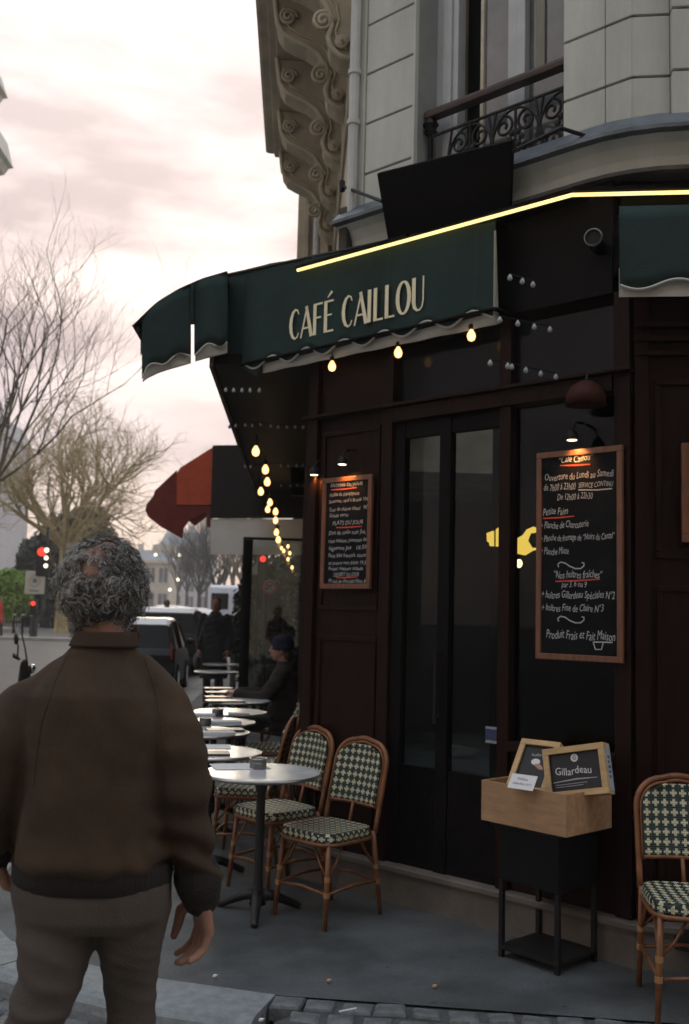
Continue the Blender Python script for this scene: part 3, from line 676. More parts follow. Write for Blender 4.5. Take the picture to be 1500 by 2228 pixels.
# lettering
GL = {
 'C': [[(.41,.80,.03),(.36,.93,.045),(.27,.975,.06),(.17,.90,.095),(.10,.72,.115),(.075,.5,.12),(.10,.28,.115),(.17,.10,.09),(.27,.025,.055),(.36,.07,.04),(.42,.20,.03)]],
 'A': [[(.02,0,.05),(.255,.98,.055)], [(.225,1.0,.10),(.46,0,.125)], [(.09,.30,.05),(.38,.30,.05)]],
 'F': [[(.09,0,.12),(.09,1,.12)], [(.10,.972,.055),(.40,.972,.055)], [(.10,.54,.05),(.34,.54,.05)]],
 'E': [[(.09,0,.12),(.09,1,.12)], [(.10,.972,.055),(.40,.972,.055)], [(.10,.54,.05),(.34,.54,.05)], [(.10,.028,.055),(.41,.028,.055)], [(.16,1.10,.03),(.33,1.26,.085)]],
 'I': [[(.07,0,.12),(.07,1,.12)]],
 'L': [[(.09,0,.12),(.09,1,.12)], [(.10,.028,.055),(.38,.028,.055)]],
 'O': [[(.265+.205*math.sin(2*math.pi*k/24), .5+.475*math.cos(2*math.pi*k/24), .052+.070*abs(math.sin(2*math.pi*k/24))) for k in range(25)]],
 'U': [[(.08,1,.12),(.08,.30,.12),(.115,.12,.10),(.20,.03,.06),(.29,.03,.045),(.37,.12,.042),(.405,.30,.042),(.405,1,.042)]]}
ADV = {'C': .50, 'A': .50, 'F': .44, 'E': .50, 'I': .20, 'L': .42, 'O': .55, 'U': .50, ' ': .22}
txt = 'CAFE CAILLOU'; tot = sum(ADV[c] for c in txt)
u0, z0 = chU(634, 731, AP); u1 = chU(929, 664, AP)[0]; sxl = (u1-u0)/(tot-.05); hh = .198
lett = empty('lettering'); lett.parent = aw; xcur = u0
for c in txt:
    if c != ' ':
        q = MB()
        for stk in GL[c]: ribbon(q, [(xcur+x*sxl, 3.283+z*hh, w*sxl*1.05) for x, z, w in stk], -AP-.022)
        q.build('letter', LETTER, lett, solid=.0015)
    xcur += ADV[c]*sxl
# the wing of the awning that reaches round the corner over the street side
YW = 6.47
def wp(x, y, Y=YW): return RINV @ atY(x, y, Y)
def wing(name, xs_, top, bot, mt, Y=YW, n=14):
    def fn(a, b):
        x = xs_[0]+(xs_[1]-xs_[0])*a; yt = top(x); yb = bot(x); return wp(x, yb+(yt-yb)*b, Y+.015*math.sin(6*a+2*b))
    g = MB(); g.grid(fn, n, 6); return g.build(name, mt, aw, smooth=True, solid=.004)
tt = lambda x: np.interp(x, [285, 330, 345, 390, 440, 495], [712, 668, 655, 628, 606, 590])
def hb(x): return np.interp(x, [308, 320, 345, 370, 415, 420, 450, 495], [834, 812, 798, 789, 776, 776, 764, 750]) - 7*math.sin((x-312)/62*2*math.pi) - 9
wing('cheek_panel', (309, 416), lambda x: tt(x)+2 if x > 330 else tt(330)+(330-x)*1.2, hb, CLOTH_G); wing('cheek_panel', (423, 496), lambda x: tt(x)+2, hb, CLOTH_G)
wing('cheek_panel', (416, 423), lambda x: tt(x)+2, lambda x: 706, CLOTH_G, n=2)
lb = lambda x: np.interp(x, [308, 320, 345, 370, 415, 420, 450, 495], [834, 824, 812, 804, 791, 788, 780, 768])
wing('hem_lining', (311, 416), lambda x: hb(x)-6, lb, CLOTH_W, YW+.03); wing('hem_lining', (425, 495), lambda x: hb(x)-6, lb, CLOTH_W, YW+.03)
for a, b in ((311, 416), (424, 495)):
    q = MB(); q.tube([wp(a+(b-a)*k/24, hb(a+(b-a)*k/24)+1, YW-.008) for k in range(25)], .006, 5); q.build('hem_piping', CLOTH_W, aw)
g = MB(); g.grid(lambda a, b: wp(288+(495-288)*a, tt(288+207*a), YW) + (RINV.to_3x3() @ Vector((0, .55*b, 0))), 16, 3); g.build('top_cloth', CLOTH_B, aw, smooth=True, solid=.004)
g = MB(); g.grid(lambda a, b: wp(286+28*a, 700+14*a+(40-2*a)*b, YW+.02) + (RINV.to_3x3() @ Vector((0, .4*(1-a), 0))), 5, 4); g.build('front_flap', CLOTH_B, aw, smooth=True, solid=.004)
g = MB(); g.tube([wp(300, 715, YW+.03), wp(300, 715, YW+.03) + RINV.to_3x3() @ Vector((0, .5, 0))], .018, 6); g.build('front_bar', IRON, aw)
# right-hand awning
aw2 = empty('side_awning', RB, TH, 'dark green side awning with one wavy white hem, right of the blackboard corner', 'awning')
q = MB()
def fr2(a, b):
    x = -.105+3.2*a; zb = 3.135-.024*math.cos(2*math.pi*(x-.105+.105)/.36+.35); return (x, -.262-.012*(1-b), zb+(3.52-zb)*b)
q.grid(fr2, 80, 6); q.build('front_panel', CLOTH_G, aw2, smooth=True, solid=.004)
q = MB(); q.tube([(fr2(k/140, 0)[0], -.279, fr2(k/140, 0)[2]) for k in range(141)], .0065, 5); q.build('hem_piping', CLOTH_W, aw2)
q = MB(); q.grid(lambda a, b: (-.105+3.2*a, -.250, 3.085+.14*b), 40, 2); q.build('hem_lining', CLOTH_W, aw2, solid=.002)
# red awning of the next café, with its dark end panel and grey vinyl valance
ra = empty('red_awning', (-.5, 14, 0), 0, 'brick red awning of the next café with drooping cheek above the parked cars', 'awning')
YR = 14.0; RI = Matrix.Translation((.5, -14, 0))
def pr(pts, Y0, Y1, name, mt, par, bev=0):
    q = MB(); q.M = RI; P0 = [atY(x, y, YR) for x, y in pts]
    q.loft([[Vector((p.x, Y0, p.z)) for p in P0], [Vector((p.x, Y1, p.z)) for p in P0]]); return q.build(name, mt, par, bevel=bev)
pr([(465, 972), (392, 1018), (385, 1030), (385, 1098), (458, 1098), (463, 1093)], YR, YR+.02, 'cheek_panel', CLOTH_R, ra)
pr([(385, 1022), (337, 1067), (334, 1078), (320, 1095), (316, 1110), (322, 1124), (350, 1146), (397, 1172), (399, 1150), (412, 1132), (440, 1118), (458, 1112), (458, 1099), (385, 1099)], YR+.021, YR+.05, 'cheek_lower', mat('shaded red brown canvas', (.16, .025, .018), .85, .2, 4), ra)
pr([(465, 972), (337, 1067), (337, 1070), (465, 975)], YR+.051, YR+5.5, 'top_cloth', CLOTH_R, ra)
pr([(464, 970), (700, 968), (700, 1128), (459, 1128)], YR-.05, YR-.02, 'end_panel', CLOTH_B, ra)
pr([(449, 1110), (460, 1110), (460, 1148), (450, 1145)], YR, YR+.1, 'arm_end', mat('dark red metal', (.10, .02, .02), .6), ra)
pr([(459, 1130), (688, 1130), (688, 1208), (459, 1206)], YR-.03, YR-.02, 'vinyl_valance', VINYL, ra)
# glass wind screen across the terrace
gs = empty('glass_screen', (-.4, 13.8, 0), 0, 'dark framed glass wind screen standing across the terrace behind the seated person', 'screen')
GI = Matrix.Translation((.4, -13.8, 0))
def gp(x0, y0, x1, y1, name, mt, t=.05):
    a = atY(x0, y0, 13.8); b = atY(x1, y1, 13.8); q = MB(); q.M = GI; q.box((a.x, 13.8, b.z), (b.x, 13.8+t, a.z)); return q.build(name, mt, gs, bevel=.004 if t > .02 else 0)
gp(530, 1174, 538, 1560, 'post', WOOD_B); gp(664, 1174, 676, 1560, 'post', WOOD_B); gp(530, 1168, 690, 1178, 'top_bar', WOOD_B); gp(538, 1500, 664, 1512, 'mid_bar', WOOD_B)
gp(538, 1178, 664, 1500, 'pane', GLASS_C, .008)
# ================================================================== CHALKBOARDS AND THEIR LAMPS
def board(nm, M, u0, u1, z0, z1, label, fw=.030, ft=.022):
    b = empty(nm, (M @ Vector((u0, 0, z0))), 0, label, 'chalkboard', 'chalkboards on the café front'); b.rotation_euler = (0, 0, math.atan2(M[1][0], M[0][0]))
    w, h = u1-u0, z1-z0; y1 = -.036; y0 = y1-ft
    for A, B in (((0, y0, 0), (w, y1, fw)), ((0, y0, h-fw), (w, y1, h)), ((0, y0, fw), (fw, y1, h-fw)), ((w-fw, y0, fw), (w, y1, h-fw))):
        q = MB(); q.box(A, B); q.build('frame', WOOD_F, b, bevel=.003)
    q = MB(); q.box((fw, y1-.013, fw), (w-fw, y1, h-fw)); q.build('slate', SLATE, b)
    return b
rt_ = random.Random(21)
def fit_text(mb, txt, x0, x1, z, y, size, shear=.22, rot=0):
    v, f = text_mesh(txt, size, 1, shear); w = max(a for a, _ in v)-min(a for a, _ in v); mn = min(a for a, _ in v)
    sx = (x1-x0)/w; b = len(mb.v); ph = rt_.uniform(0, 6)
    for a, c in v:
        t = (a-mn)*sx; mb.P((x0+t, y, z+c+rot*t+size*.07*math.sin(t*60+ph)))
    for p in f: mb.F([b+k for k in p])
def chalk_lines(b, u0, z0, lines, reds, proj):
    q = MB()
    for txt, xa, ya, xb, size in lines:
        a = proj(xa, ya); c = proj(xb, ya); fit_text(q, txt, a[0]-u0, c[0]-u0, a[1]-z0, -.0502, size)
    r = MB()
    for xa, ya, xb, yb in reds:
        a = proj(xa, ya); c = proj(xb, yb); ribbon(r, [(a[0]-u0, a[1]-z0, .006), ((a[0]+c[0])/2-u0, (a[1]+c[1])/2-z0-.002, .008), (c[0]-u0, c[1]-z0, .005)], -.0506)
    if reds: r.build('chalk_underline', CHALK_R, b)
    return q
pj = lambda x, y: chU(x, y, .05)
Bz = lambda p0, p1: (pj(*p0)[0], pj(*p1)[0])
u0, u1 = pj(701, 1150)[0], pj(809, 1150)[0]; z0, z1 = pj(700, 1281)[1], pj(704, 1042)[1]
b1 = board('chalkboard', ROOTM, u0, u1, z0, z1, 'small tall blackboard of daily starters and main dishes, nearest the street terrace')
L1 = [('ENTRÉES DU JOUR', 720, 1061, 789, .034), ('Poêlée de champignons', 718, 1081, 782, .032), ('Savennes, œuf à Braisé 10€', 716, 1095, 803, .030), ('Tour de chèvre chaud   9€', 717, 1113, 800, .032), ('Salade verte', 717, 1126, 758, .032),
      ('PLATS DU JOUR', 724, 1143, 790, .036), ('Dos de colin noir Jus,', 716, 1164, 796, .036), ('riste maison, pommes de', 715, 1181, 798, .034), ('légumes Jus   18.50', 716, 1197, 798, .034), ('Faux filet français, sauce', 715, 1213, 796, .034),
      ('au poivre vert frites 19.50', 715, 1229, 801, .033), ('Frites maison salade', 715, 1241, 790, .032), ('DESSERT DU JOUR', 726, 1254, 781, .032), ('Mi cuit au chocolat blanc 8€', 715, 1268, 801, .032)]
_q = chalk_lines(b1, u0, z0, L1, [(721, 1066, 776, 1061), (732, 1148, 788, 1145), (732, 1257, 778, 1255)], pj)
tag(_q.build('chalk_lettering', CHALK, b1), kind='stuff')
u0, u1 = pj(1168, 1200)[0], pj(1356, 1200)[0]; z0, z1 = pj(1167, 1433)[1], pj(1167, 987)[1]
b2 = board('chalkboard', ROOTM, u0, u1, z0, z1, 'large blackboard of opening hours and oysters beside the glazed door, above the wine crate')
L2 = [('“Café Caillou”', 1217, 1008, 1291, .050), ('Ouverture du Lundi au Samedi', 1186, 1047, 1336, .050), ('de 7h00 à 23h00', 1184, 1069, 1253, .050), ('SERVICE CONTINU', 1259, 1062, 1335, .036), ('De 12h00 à 22h30', 1213, 1089, 1290, .046), ('Petite Faim', 1182, 1121, 1236, .052),
      ('+ Planche de Charcuterie', 1177, 1151, 1281, .050), ('+ Planche de fromage de “Noirs du Cantal”', 1177, 1178, 1338, .046), ('+ Planche Mixte', 1177, 1207, 1238, .050), ('“Nos huîtres fraîches”', 1206, 1258, 1311, .054), ('par 3. 6 ou 9', 1222, 1277, 1277, .042),
      ('+ huîtres Gillardeau Spéciales N°2', 1179, 1301, 1338, .052), ('+ huîtres Fine de Claire N°3', 1179, 1329, 1314, .050), ('Produit Frais et Fait Maison', 1189, 1388, 1339, .062)]
q = chalk_lines(b2, u0, z0, L2, [(1219, 1013, 1285, 1010), (1182, 1128, 1250, 1123), (1209, 1265, 1306, 1260)], pj)
for yc in (1230, 1348):
    P = [(1216, yc+4), (1214, yc-2), (1220, yc-7), (1230, yc-5), (1240, yc+2), (1252, yc+7), (1264, yc+7), (1271, yc+1), (1271, yc-5), (1266, yc-6)]
    ribbon(q, [(pj(x, y)[0]-u0, pj(x, y)[1]-z0, .006) for x, y in P], -.0503)
for P in ([(1291, 1397), (1296, 1413), (1309, 1413), (1313, 1398)], [(1291, 1397), (1313, 1397), (1333, 1398)], [(1259, 1066), (1300, 1066), (1332, 1063)]):
    ribbon(q, [(pj(x, y)[0]-u0, pj(x, y)[1]-z0, .006) for x, y in P], -.0503)
tag(q.build('chalk_lettering', CHALK, b2), kind='stuff')
RM = Matrix.Translation(RB) @ Matrix.Rotation(TH, 4, 'Z')
b3 = board('chalkboard', RM, .213, .86, 1.955, 2.43, 'wide blackboard cut by the right edge of the picture, on the side façade', .04)
q = MB()
for k in range(5):
    zz = .385-.072*k; ribbon(q, [(.052, zz+.012, .005), (.072, zz+.012, .005)], -.0502); ribbon(q, [(.062, zz+.024, .005), (.062, zz, .005)], -.0503)
    wx = .09
    for wlen in (.09, .05, .12):
        ribbon(q, [(wx+wlen*j/12, zz+.010+.009*math.sin(j*2.1+k)+.004*math.sin(j*5), .004) for j in range(13)], -.0502); wx += wlen+.025
tag(q.build('chalk_lettering', CHALK, b3), kind='stuff')
# little picture lamps over the boards
def lamp_over(x, y, p, label, on=True):
    u_, z_ = chU(x, y, p); t = empty('picture_lamp', CO+CU*u_-CN*p+Vector((0, 0, z_)), -math.pi/4, label, 'lamp', 'picture lamps over the blackboards')
    MB().lathe([(.030, 0), (.034, .012), (.026, .035), (.012, .05)], (0, 0, 0), 14).build('shade', IRON, t, smooth=False)
    MB().lathe([(.024, -.003), (.024, -.001)], (0, 0, 0), 14).build('lens', SPOTM, t)
    q = MB(); q.tube([(0, 0, .048), (0, .03, .09), (0, p, .10)], .007, 6); q.build('arm', IRON, t)
    d = bpy.data.lights.new('lamp_light', 'SPOT'); d.energy = 2.6; d.color = (1, .42, .12); d.spot_size = R(110); d.spot_blend = .9; d.shadow_soft_size = .02
    o = bpy.data.objects.new('lamp_light', d); COL.objects.link(o); o.parent = t; o.location = (0, .01, -.012); o.rotation_euler = (R(28), 0, 0)
lamp_over(745, 1010, .11, 'lit picture lamp above the small blackboard of daily dishes'); lamp_over(1245, 957, .11, 'lit picture lamp above the large oyster blackboard')
lamp_over(684, 1033, .05, 'lit picture lamp on the corner jamb left of the small blackboard')
# round wall spot and copper wall lamp
u_, z_ = chU(1295, 525, .12); wl = empty('wall_spot', CO+CU*u_-CN*.12+Vector((0, 0, z_)), -math.pi/4, 'round black projector spot with highlight added as a pale rim on the fascia under the light line', 'spotlight')
q = MB(); q.M = Matrix.Rotation(R(90), 4, 'X') @ Matrix.Rotation(.35, 4, 'Y'); q.lathe([(.02, -.10), (.037, -.09), (.042, 0), (.042, .05), (.037, .055)], (0, 0, 0), 20); q.build('housing', IRON, wl)
q = MB(); q.M = Matrix.Rotation(R(90), 4, 'X') @ Matrix.Rotation(.35, 4, 'Y'); q.lathe([(.039, .054), (.045, .052), (.045, .06), (.039, .066)], (0, 0, 0), 22, caps=False); q.build('rim', mat('grey rim highlight', (.22, .22, .21), .4, .1), wl)  # pale ring stands in for a crescent highlight on the dark spot
q = MB(); q.tube([(0, .10, 0), (0, .13, 0)], .02, 8); q.build('bracket', IRON, wl)
u_, z_ = chU(1275, 860, .10); cl = empty('copper_lamp', CO+CU*u_-CN*.10+Vector((0, 0, z_)), -math.pi/4, 'unlit rounded copper wall lamp above the large blackboard', 'lamp')
MB().lathe([(.10, -.05), (.095, 0), (.07, .045), (.03, .068), (.005, .074)], (0, 0, 0), 20, caps=False).build('shade', mat('dull copper', (.042, .012, .007), .7, .35, 8, spec=.2), cl, smooth=True, solid=.003)
q = MB(); q.tube([(0, 0, .07), (0, .02, .11), (0, .1, .11)], .008, 6); q.build('arm', IRON, cl)

# ================================================================== FESTOON BULBS
def bulb_thing(loc, label, group, r=.032, drop=.05, light=True):
    t = empty('hanging_bulb', loc, 0, label, 'light bulb', group)
    MB().lathe([(.004, -r*1.5), (r*.75, -r*1.2), (r, -r*.4), (r*.85, r*.3), (r*.45, r*.9), (r*.4, r*1.1)], (0, 0, 0), 12).build('glass_bulb', BULB, t, smooth=True)
    MB().lathe([(.014, r*1.1), (.016, r*1.3), (.016, r*2.1), (.006, r*2.4)], (0, 0, 0), 10).build('socket', IRON, t)
    q = MB(); q.tube([(0, 0, r*2.3), (0, 0, r*2.3+drop)], .004, 4); q.build('cord', IRON, t)
    return t
for (x, y), lab in zip(((723, 795), (867, 765), (1026, 728)), ('glowing bulb under the awning hem, left of three, nearest the corner', 'glowing bulb under the awning hem, middle one of three', 'glowing bulb under the awning hem, right of three, below its end')):
    u_, z_ = chU(x, y, .12); bulb_thing(CO+CU*u_-CN*.12+Vector((0, 0, z_)), lab, 'bulbs under the lettered awning', .025, .02)
G = 'bulbs strung under the terrace canopy'
px_ = [(557, 980), (578, 1020), (582, 1047), (568, 1068), (588, 1092), (583, 1107), (600, 1112), (600, 1131), (602, 1157), (606, 1173), (613, 1192), (618, 1198), (627, 1188), (631, 1203), (627, 1216), (636, 1234)]
fest = None
ORD = 'first second third fourth fifth sixth seventh eighth ninth tenth eleventh twelfth thirteenth fourteenth fifteenth sixteenth'.split()
for k, (x, y) in enumerate(px_):
    Y = max(7.6, min(13.3, (2.95-EYE)*2200/(1348-y))) if k < 10 else 13.3+.0*k
    p = atY(x, y, Y)
    lab = ('first glowing bulb of the terrace string, nearest and largest' if k == 0 else ORD[k]+' glowing bulb from the near end of the string under the terrace canopy')
    if fest is None or k < 10:
        t = bulb_thing(p, lab, G, .034 if k < 6 else .036, .05); fest = fest or t
    else:  # reflections of the string in the glass screen, built as tiny bulbs
        t = bulb_thing(p, ORD[k]+' point along the terrace string, a screen glass reflection built as a tiny bulb', G, .02, .03)
q = MB(); wpts = [Vector(atY(564, 960, 8.2))] + [atY(x, y, max(7.6, min(13.3, (2.95-EYE)*2200/(1348-y))))+Vector((.0, 0, .13)) for x, y in px_[:10]] + [Vector((-.28, 13.6, 2.75))]
wpts.sort(key=lambda p: p.y); q.tube(wpts, .006, 5); o = q.build('festoon_cable', IRON); tag(o, 'black cable carrying the string of glowing bulbs along the terrace', 'cable')
# small unlit fairy lamps hanging in rows under the ceilings
FAIRY = mat('fairy lamp sky glint', (.32, .36, .38), .12, .1, 9, spec=.8)  # opaque pale colour stands in for sky glints on clear lamps
fme = MB().lathe([(.002, -.014), (.011, -.008), (.013, 0), (.008, .012), (.004, .018)], (0, 0, 0), 8).mesh('fairy_lamp', FAIRY, True)
def fairy(pts, label, par_loc):
    t = empty('fairy_string', par_loc, 0, label, 'light string', 'unlit fairy light strings')
    q = MB(); q.tube([Vector(p)-Vector(par_loc)+Vector((0, 0, .02)) for p in pts], .003, 4); q.build('wire', IRON, t)
    for p in pts: link(fme, 'fairy_lamp', t, Vector(p)-Vector(par_loc))
for r_, lab in (([(1110, 605), (1137, 613), (1160, 620)], 'short top row of unlit fairy lamps right of the lettered awning'), ([(1088, 697), (1127, 705), (1163, 712), (1197, 718)], 'middle row of unlit fairy lamps right of the lettered awning'), ([(1067, 791), (1105, 797), (1114, 799), (1145, 806), (1177, 814), (1210, 821)], 'lowest and longest row of unlit fairy lamps right of the lettered awning')):
    P = []
    for k, (x, y) in enumerate(r_):
        p = .62-.09*k; u_, z_ = chU(x, y, p); P.append(CO+CU*u_-CN*p+Vector((0, 0, z_)))
    fairy(P, lab, P[0])
for r_, Y, lab in (([(500, 929), (514, 927), (535, 925), (550, 926), (568, 923), (590, 927), (606, 929), (625, 929), (643, 929), (660, 930)], 7.6, 'front row of unlit fairy lamps under the terrace canopy'), ([(534, 1015), (546, 1016), (612, 1013), (628, 1014), (646, 1013), (660, 1012)], 9.6, 'second row of unlit fairy lamps under the terrace canopy'), ([(492, 849), (509, 850), (527, 850), (545, 850), (565, 850)], 6.5, 'faint row of unlit fairy lamps nearest the awning corner'), ([(612, 1057), (632, 1058), (648, 1056), (663, 1057)], 11.4, 'far short row of unlit fairy lamps under the terrace canopy')):
    P = [atY(x, y, Y) for x, y in r_]; fairy(P, lab, P[0])

# ================================================================== BISTRO CHAIRS
def arc_hoop(w, z0, z1, y0, lean, r):
    """back hoop: up one side, over with round corners, down the other"""
    pts = []
    def pt(x, z): return Vector((x, y0+lean*(z-z0), z))
    for k in range(7): pts.append(pt(-w+.0*k, z0+(z1-r-z0)*k/6))
    for k in range(1, 8): a = math.pi-k*math.pi/2/7; pts.append(pt(-w+r+r*math.cos(a), z1-r+r*math.sin(a)))
    for k in range(1, 5): x = (-w+r)+(2*w-2*r)*k/5; pts.append(pt(x, z1+.012*math.sin(math.pi*k/5)))
    return pts + [Vector((-p.x, p.y, p.z)) for p in pts[:14]][::-1]
def make_chair(loc, rz, label, group):
    t = empty('bistro_chair', loc, rz, label, 'chair', group)                     # faces local -y
    W_, zs = .195, .455
    hp = arc_hoop(.185, .43, .885, .175, .24, .12)
    MB().tube(hp, .0135, 8).build('back_hoop', RATTAN, t, smooth=True)
    inn = arc_hoop(.166, .545, .866, .175+.24*.115-.004, .24, .105); MB().tube(inn, .008, 6).build('inner_hoop', RATTAN, t, smooth=True)
    def backp(a, b):
        z = .56+.302*b; x = -.165+.33*a; r = .105; zt = .862
        hw = .165
        if z > zt-r: hw = .165-r+math.sqrt(max(0, r*r-(z-(zt-r))**2))
        x = (2*a-1)*hw; return Vector((x, .175+.24*(z-.43)+.022*math.cos(math.pi*(a-.5))-.022, z))
    q = MB(); q.grid(backp, 14, 12); me_uv = {}
    for f, ids in enumerate(q.f): q.uv[f] = [((q.v[i].x+.165)/.0405, (q.v[i].z-.56)/.0405) for i in ids]
    q.build('woven_back', WEAVE, t, smooth=True, solid=.008)
    q = MB(); q.tube([backp(k/10, 0) for k in range(11)], .009, 6); q.build('lower_rail', RATTAN, t, smooth=True)
    for sx in (-.02, .02)[:1]:
        q = MB(); q.tube([(0, .17, .45), (0, .20, .56)], .009, 6); q.build('back_spindle', RATTAN, t, smooth=True)
    # seat: rounded square, woven top and border
    def seat_out(f, z, n=28):
        P = []
        for k in range(n):
            a = 2*math.pi*k/n; c, s_ = math.cos(a), math.sin(a); e = 5.0; d = (abs(c)**e+abs(s_)**e)**(-1/e); P.append(Vector((c*d*W_*f, s_*d*.19*f-.005, z)))
        return P
    q = MB(); q.loft([seat_out(.97, .415), seat_out(1.0, .425), seat_out(1.0, .45), seat_out(.975, .462), seat_out(.9, .464), seat_out(.5, .458), seat_out(.05, .456)])
    for f, ids in enumerate(q.f):
        zs_ = [q.v[i].z for i in ids]
        if max(zs_)-min(zs_) > .02 and max(zs_) < .46:
            av = [math.atan2(q.v[i].y, q.v[i].x) for i in ids]
            if max(av)-min(av) > 3: av = [v+2*math.pi if v < 0 else v for v in av]
            q.uv[f] = [(a*4.9, (q.v[i].z-.4175)/.04) for a, i in zip(av, ids)]
        else: q.uv[f] = [((q.v[i].x)/.0405+.5, (q.v[i].y)/.0405+.5) for i in ids]
    q.build('woven_seat', WEAVE, t)
    q = MB(); q.tube(seat_out(.985, .408), .011, 6, closed=True); q.build('seat_ring', RATTAN, t, smooth=True)
    legs = [((-.165, -.155, .42), (-.185, -.19, 0)), ((.165, -.155, .42), (.185, -.19, 0)), ((-.18, .165, .44), (-.18, .235, 0)), ((.18, .165, .44), (.18, .235, 0))]
    for a, b in legs: MB().tube([a, Vector(a).lerp(Vector(b), .5), b], [.0135, .0135, .012], 8).build('leg', RATTAN, t, smooth=True)
    at_ = lambda k, f: Vector(legs[k][0]).lerp(Vector(legs[k][1]), f)
    for a, b in ((0, 1), (1, 3), (3, 2), (2, 0)):
        f = .60; A, B = at_(a, f), at_(b, f); MB().tube([A, A.lerp(B, .5)+Vector((0, 0, .015)), B], .0085, 6).build('stretcher', RATTAN, t, smooth=True)
        for (k, o_) in ((a, b), (b, a)):
            A = at_(k, .42); B = at_(k, .02).lerp(at_(o_, .02), .34); MB().tube([A, A.lerp(B, .5)+Vector((0, 0, -.02)), B], .0065, 5).build('brace', RATTAN, t, smooth=True)
    q = MB()
    for k in range(4):
        for f in (.60, .42):
            p = at_(k, f); q.tube([p+Vector((0, 0, .012)), p-Vector((0, 0, .012))], .0165, 8)
    q = tag(q.build('cane_binding', mat('yellow cane binding', (.34, .19, .08), .5, .2) if 'yellow cane binding' not in MATS else MATS['yellow cane binding'], t), kind='stuff')
    return t
CG = 'woven bistro chairs'
def facing(dx, dy): return math.atan2(dx, -dy)
ch0 = make_chair((.19, 5.50, 0), facing(-.72, -.70), 'woven green and cream bistro chair at the front marble table, nearest of the terrace chairs', CG)
def place(o, loc, rz, label, group=None):
    c = copy_tree(o); c.location = loc; c.rotation_euler = (0, 0, rz); c['label'] = label
    if group: c['group'] = group
    return c
place(ch0, (-.09, 6.02, 0), facing(-.78, -.62), 'woven bistro chair behind and left of the nearest terrace chair')
place(ch0, (1.675, 4.26, 0), facing(-.15, -.99), 'woven bistro chair cut by the right edge of the picture, beside the black stand')
place(ch0, (-.29, 6.75, 0), facing(-1, .15), 'shadowed woven bistro chair beside the third marble table')
place(ch0, (-.24, 7.75, 0), facing(-1, -.05), 'bistro chair at the street wall behind the shadowed one, its back edge catching light')
place(ch0, (-.22, 8.75, 0), facing(-1, .05), 'bistro chair at the street wall just before the seated person')
place(ch0, (-.16, 10.35, 0), facing(-1, 0), 'bistro chair under the seated person in the navy beanie')

# ================================================================== MARBLE TABLES
def make_table(loc, label):
    t = empty('bistro_table', loc, 0, label, 'table', 'round marble terrace tables')
    MB().lathe([(.0, .722), (.30, .722), (.308, .727), (.308, .730), (.302, .7335), (.0, .7335)], (0, 0, 0), 48, caps=False).build('marble_top', MARBLE, t)
    MB().lathe([(.309, .712), (.316, .714), (.317, .731), (.309, .733), (.309, .712)], (0, 0, 0), 48, caps=False).build('metal_rim', STEEL, t, smooth=True)
    MB().lathe([(.0, .705), (.14, .705), (.15, .7215), (.0, .7215)], (0, 0, 0), 20, caps=False).build('top_plate', MBASE, t)
    MB().lathe([(.045, .05), (.03, .10), (.024, .2), (.024, .62), (.035, .66), (.03, .704)], (0, 0, 0), 14).build('column', MBASE, t, smooth=True)
    for k in range(3):
        a = k*2.094+.5; q = MB(); c, s_ = math.cos(a), math.sin(a)
        q.tube([(c*.02, s_*.02, .10), (c*.09, s_*.09, .085), (c*.18, s_*.18, .045), (c*.235, s_*.235, .018), (c*.25, s_*.25, .012)], [.030, .027, .022, .020, .018], 8); q.build('foot', MBASE, t, smooth=True)
    return t
TBL = []
def tpos(x, y, z=.73): return atZ(x, y, z)
tb0 = make_table((-.165, 5.512, 0), 'nearest round marble table, with the steel ashtray, by the woven chair'); TBL.append(tb0)
TL = ['second marble table, half hidden behind the man', 'third marble table with a folded black menu', 'fourth marble table with a steel ashtray and napkins', 'fifth marble table, bright with reflected sky', 'sixth marble table with black menus', 'seventh marble table where the person in the beanie sits', 'eighth small bright table beyond the seated person', 'farthest bright terrace table before the glass screen']
for (x, y), lab in zip(((571, 1638), (544, 1594), (556, 1572), (581, 1550), (590, 1526), (600, 1508), (520, 1462), (527, 1446)), TL):
    e = atZ(x, y, .73); c = copy_tree(tb0); c.location = (e.x-.317, e.y, 0); c['label'] = lab; TBL.append(c)
def tray(loc, label):
    t = empty('ashtray', loc, 0, label, 'ashtray', 'steel ashtrays on the tables')
    MB().lathe([(.0, 0), (.044, 0), (.046, .004), (.046, .026), (.048, .030), (.045, .034), (.045, .048), (.047, .052), (.041, .052), (.039, .036), (.0, .036)], (0, 0, 0), 24, caps=False).build('bowl', mat('grey tin', (.20, .20, .195), .4, .25, 20, metal=.7) if 'grey tin' not in MATS else MATS['grey tin'], t)
    MB().lathe([(.040, .050), (.0485, .050), (.0485, .056), (.040, .056), (.040, .050)], (0, 0, 0), 24, caps=False).build('rim', STEEL, t, smooth=True)
    return t
tr0 = tray(tpos(562, 1672, .734), 'steel ashtray on the nearest marble table')
for x, y, lab in ((474, 1557, 'steel ashtray on the fifth table, standing by white napkins'), (447, 1578, 'steel ashtray on the fourth table, left of the black menu')): place(tr0, tpos(x, y, .734), .3, lab)
def flat(name, x, y, w, d, rz, m_, label, cat, z=.7345, th=.003, grp=None):
    p = tpos(x, y, z); q = MB(); q.box((-w/2, -d/2, 0), (w/2, d/2, th)); o = q.build(name, m_, loc=p, rot=(0, 0, rz)); tag(o, label, cat, grp); return o
flat('paper_mat', 522, 1668, .30, .21, .25, PAPER, 'white paper place mat under the ashtray on the nearest table', 'paper')
flat('paper_mat', 450, 1625, .30, .20, .1, PAPER, 'white paper place mat on the second table', 'paper')
flat('menu', 455, 1641, .24, .16, .15, MENU, 'black menu lying on the second table', 'menu', th=.012)
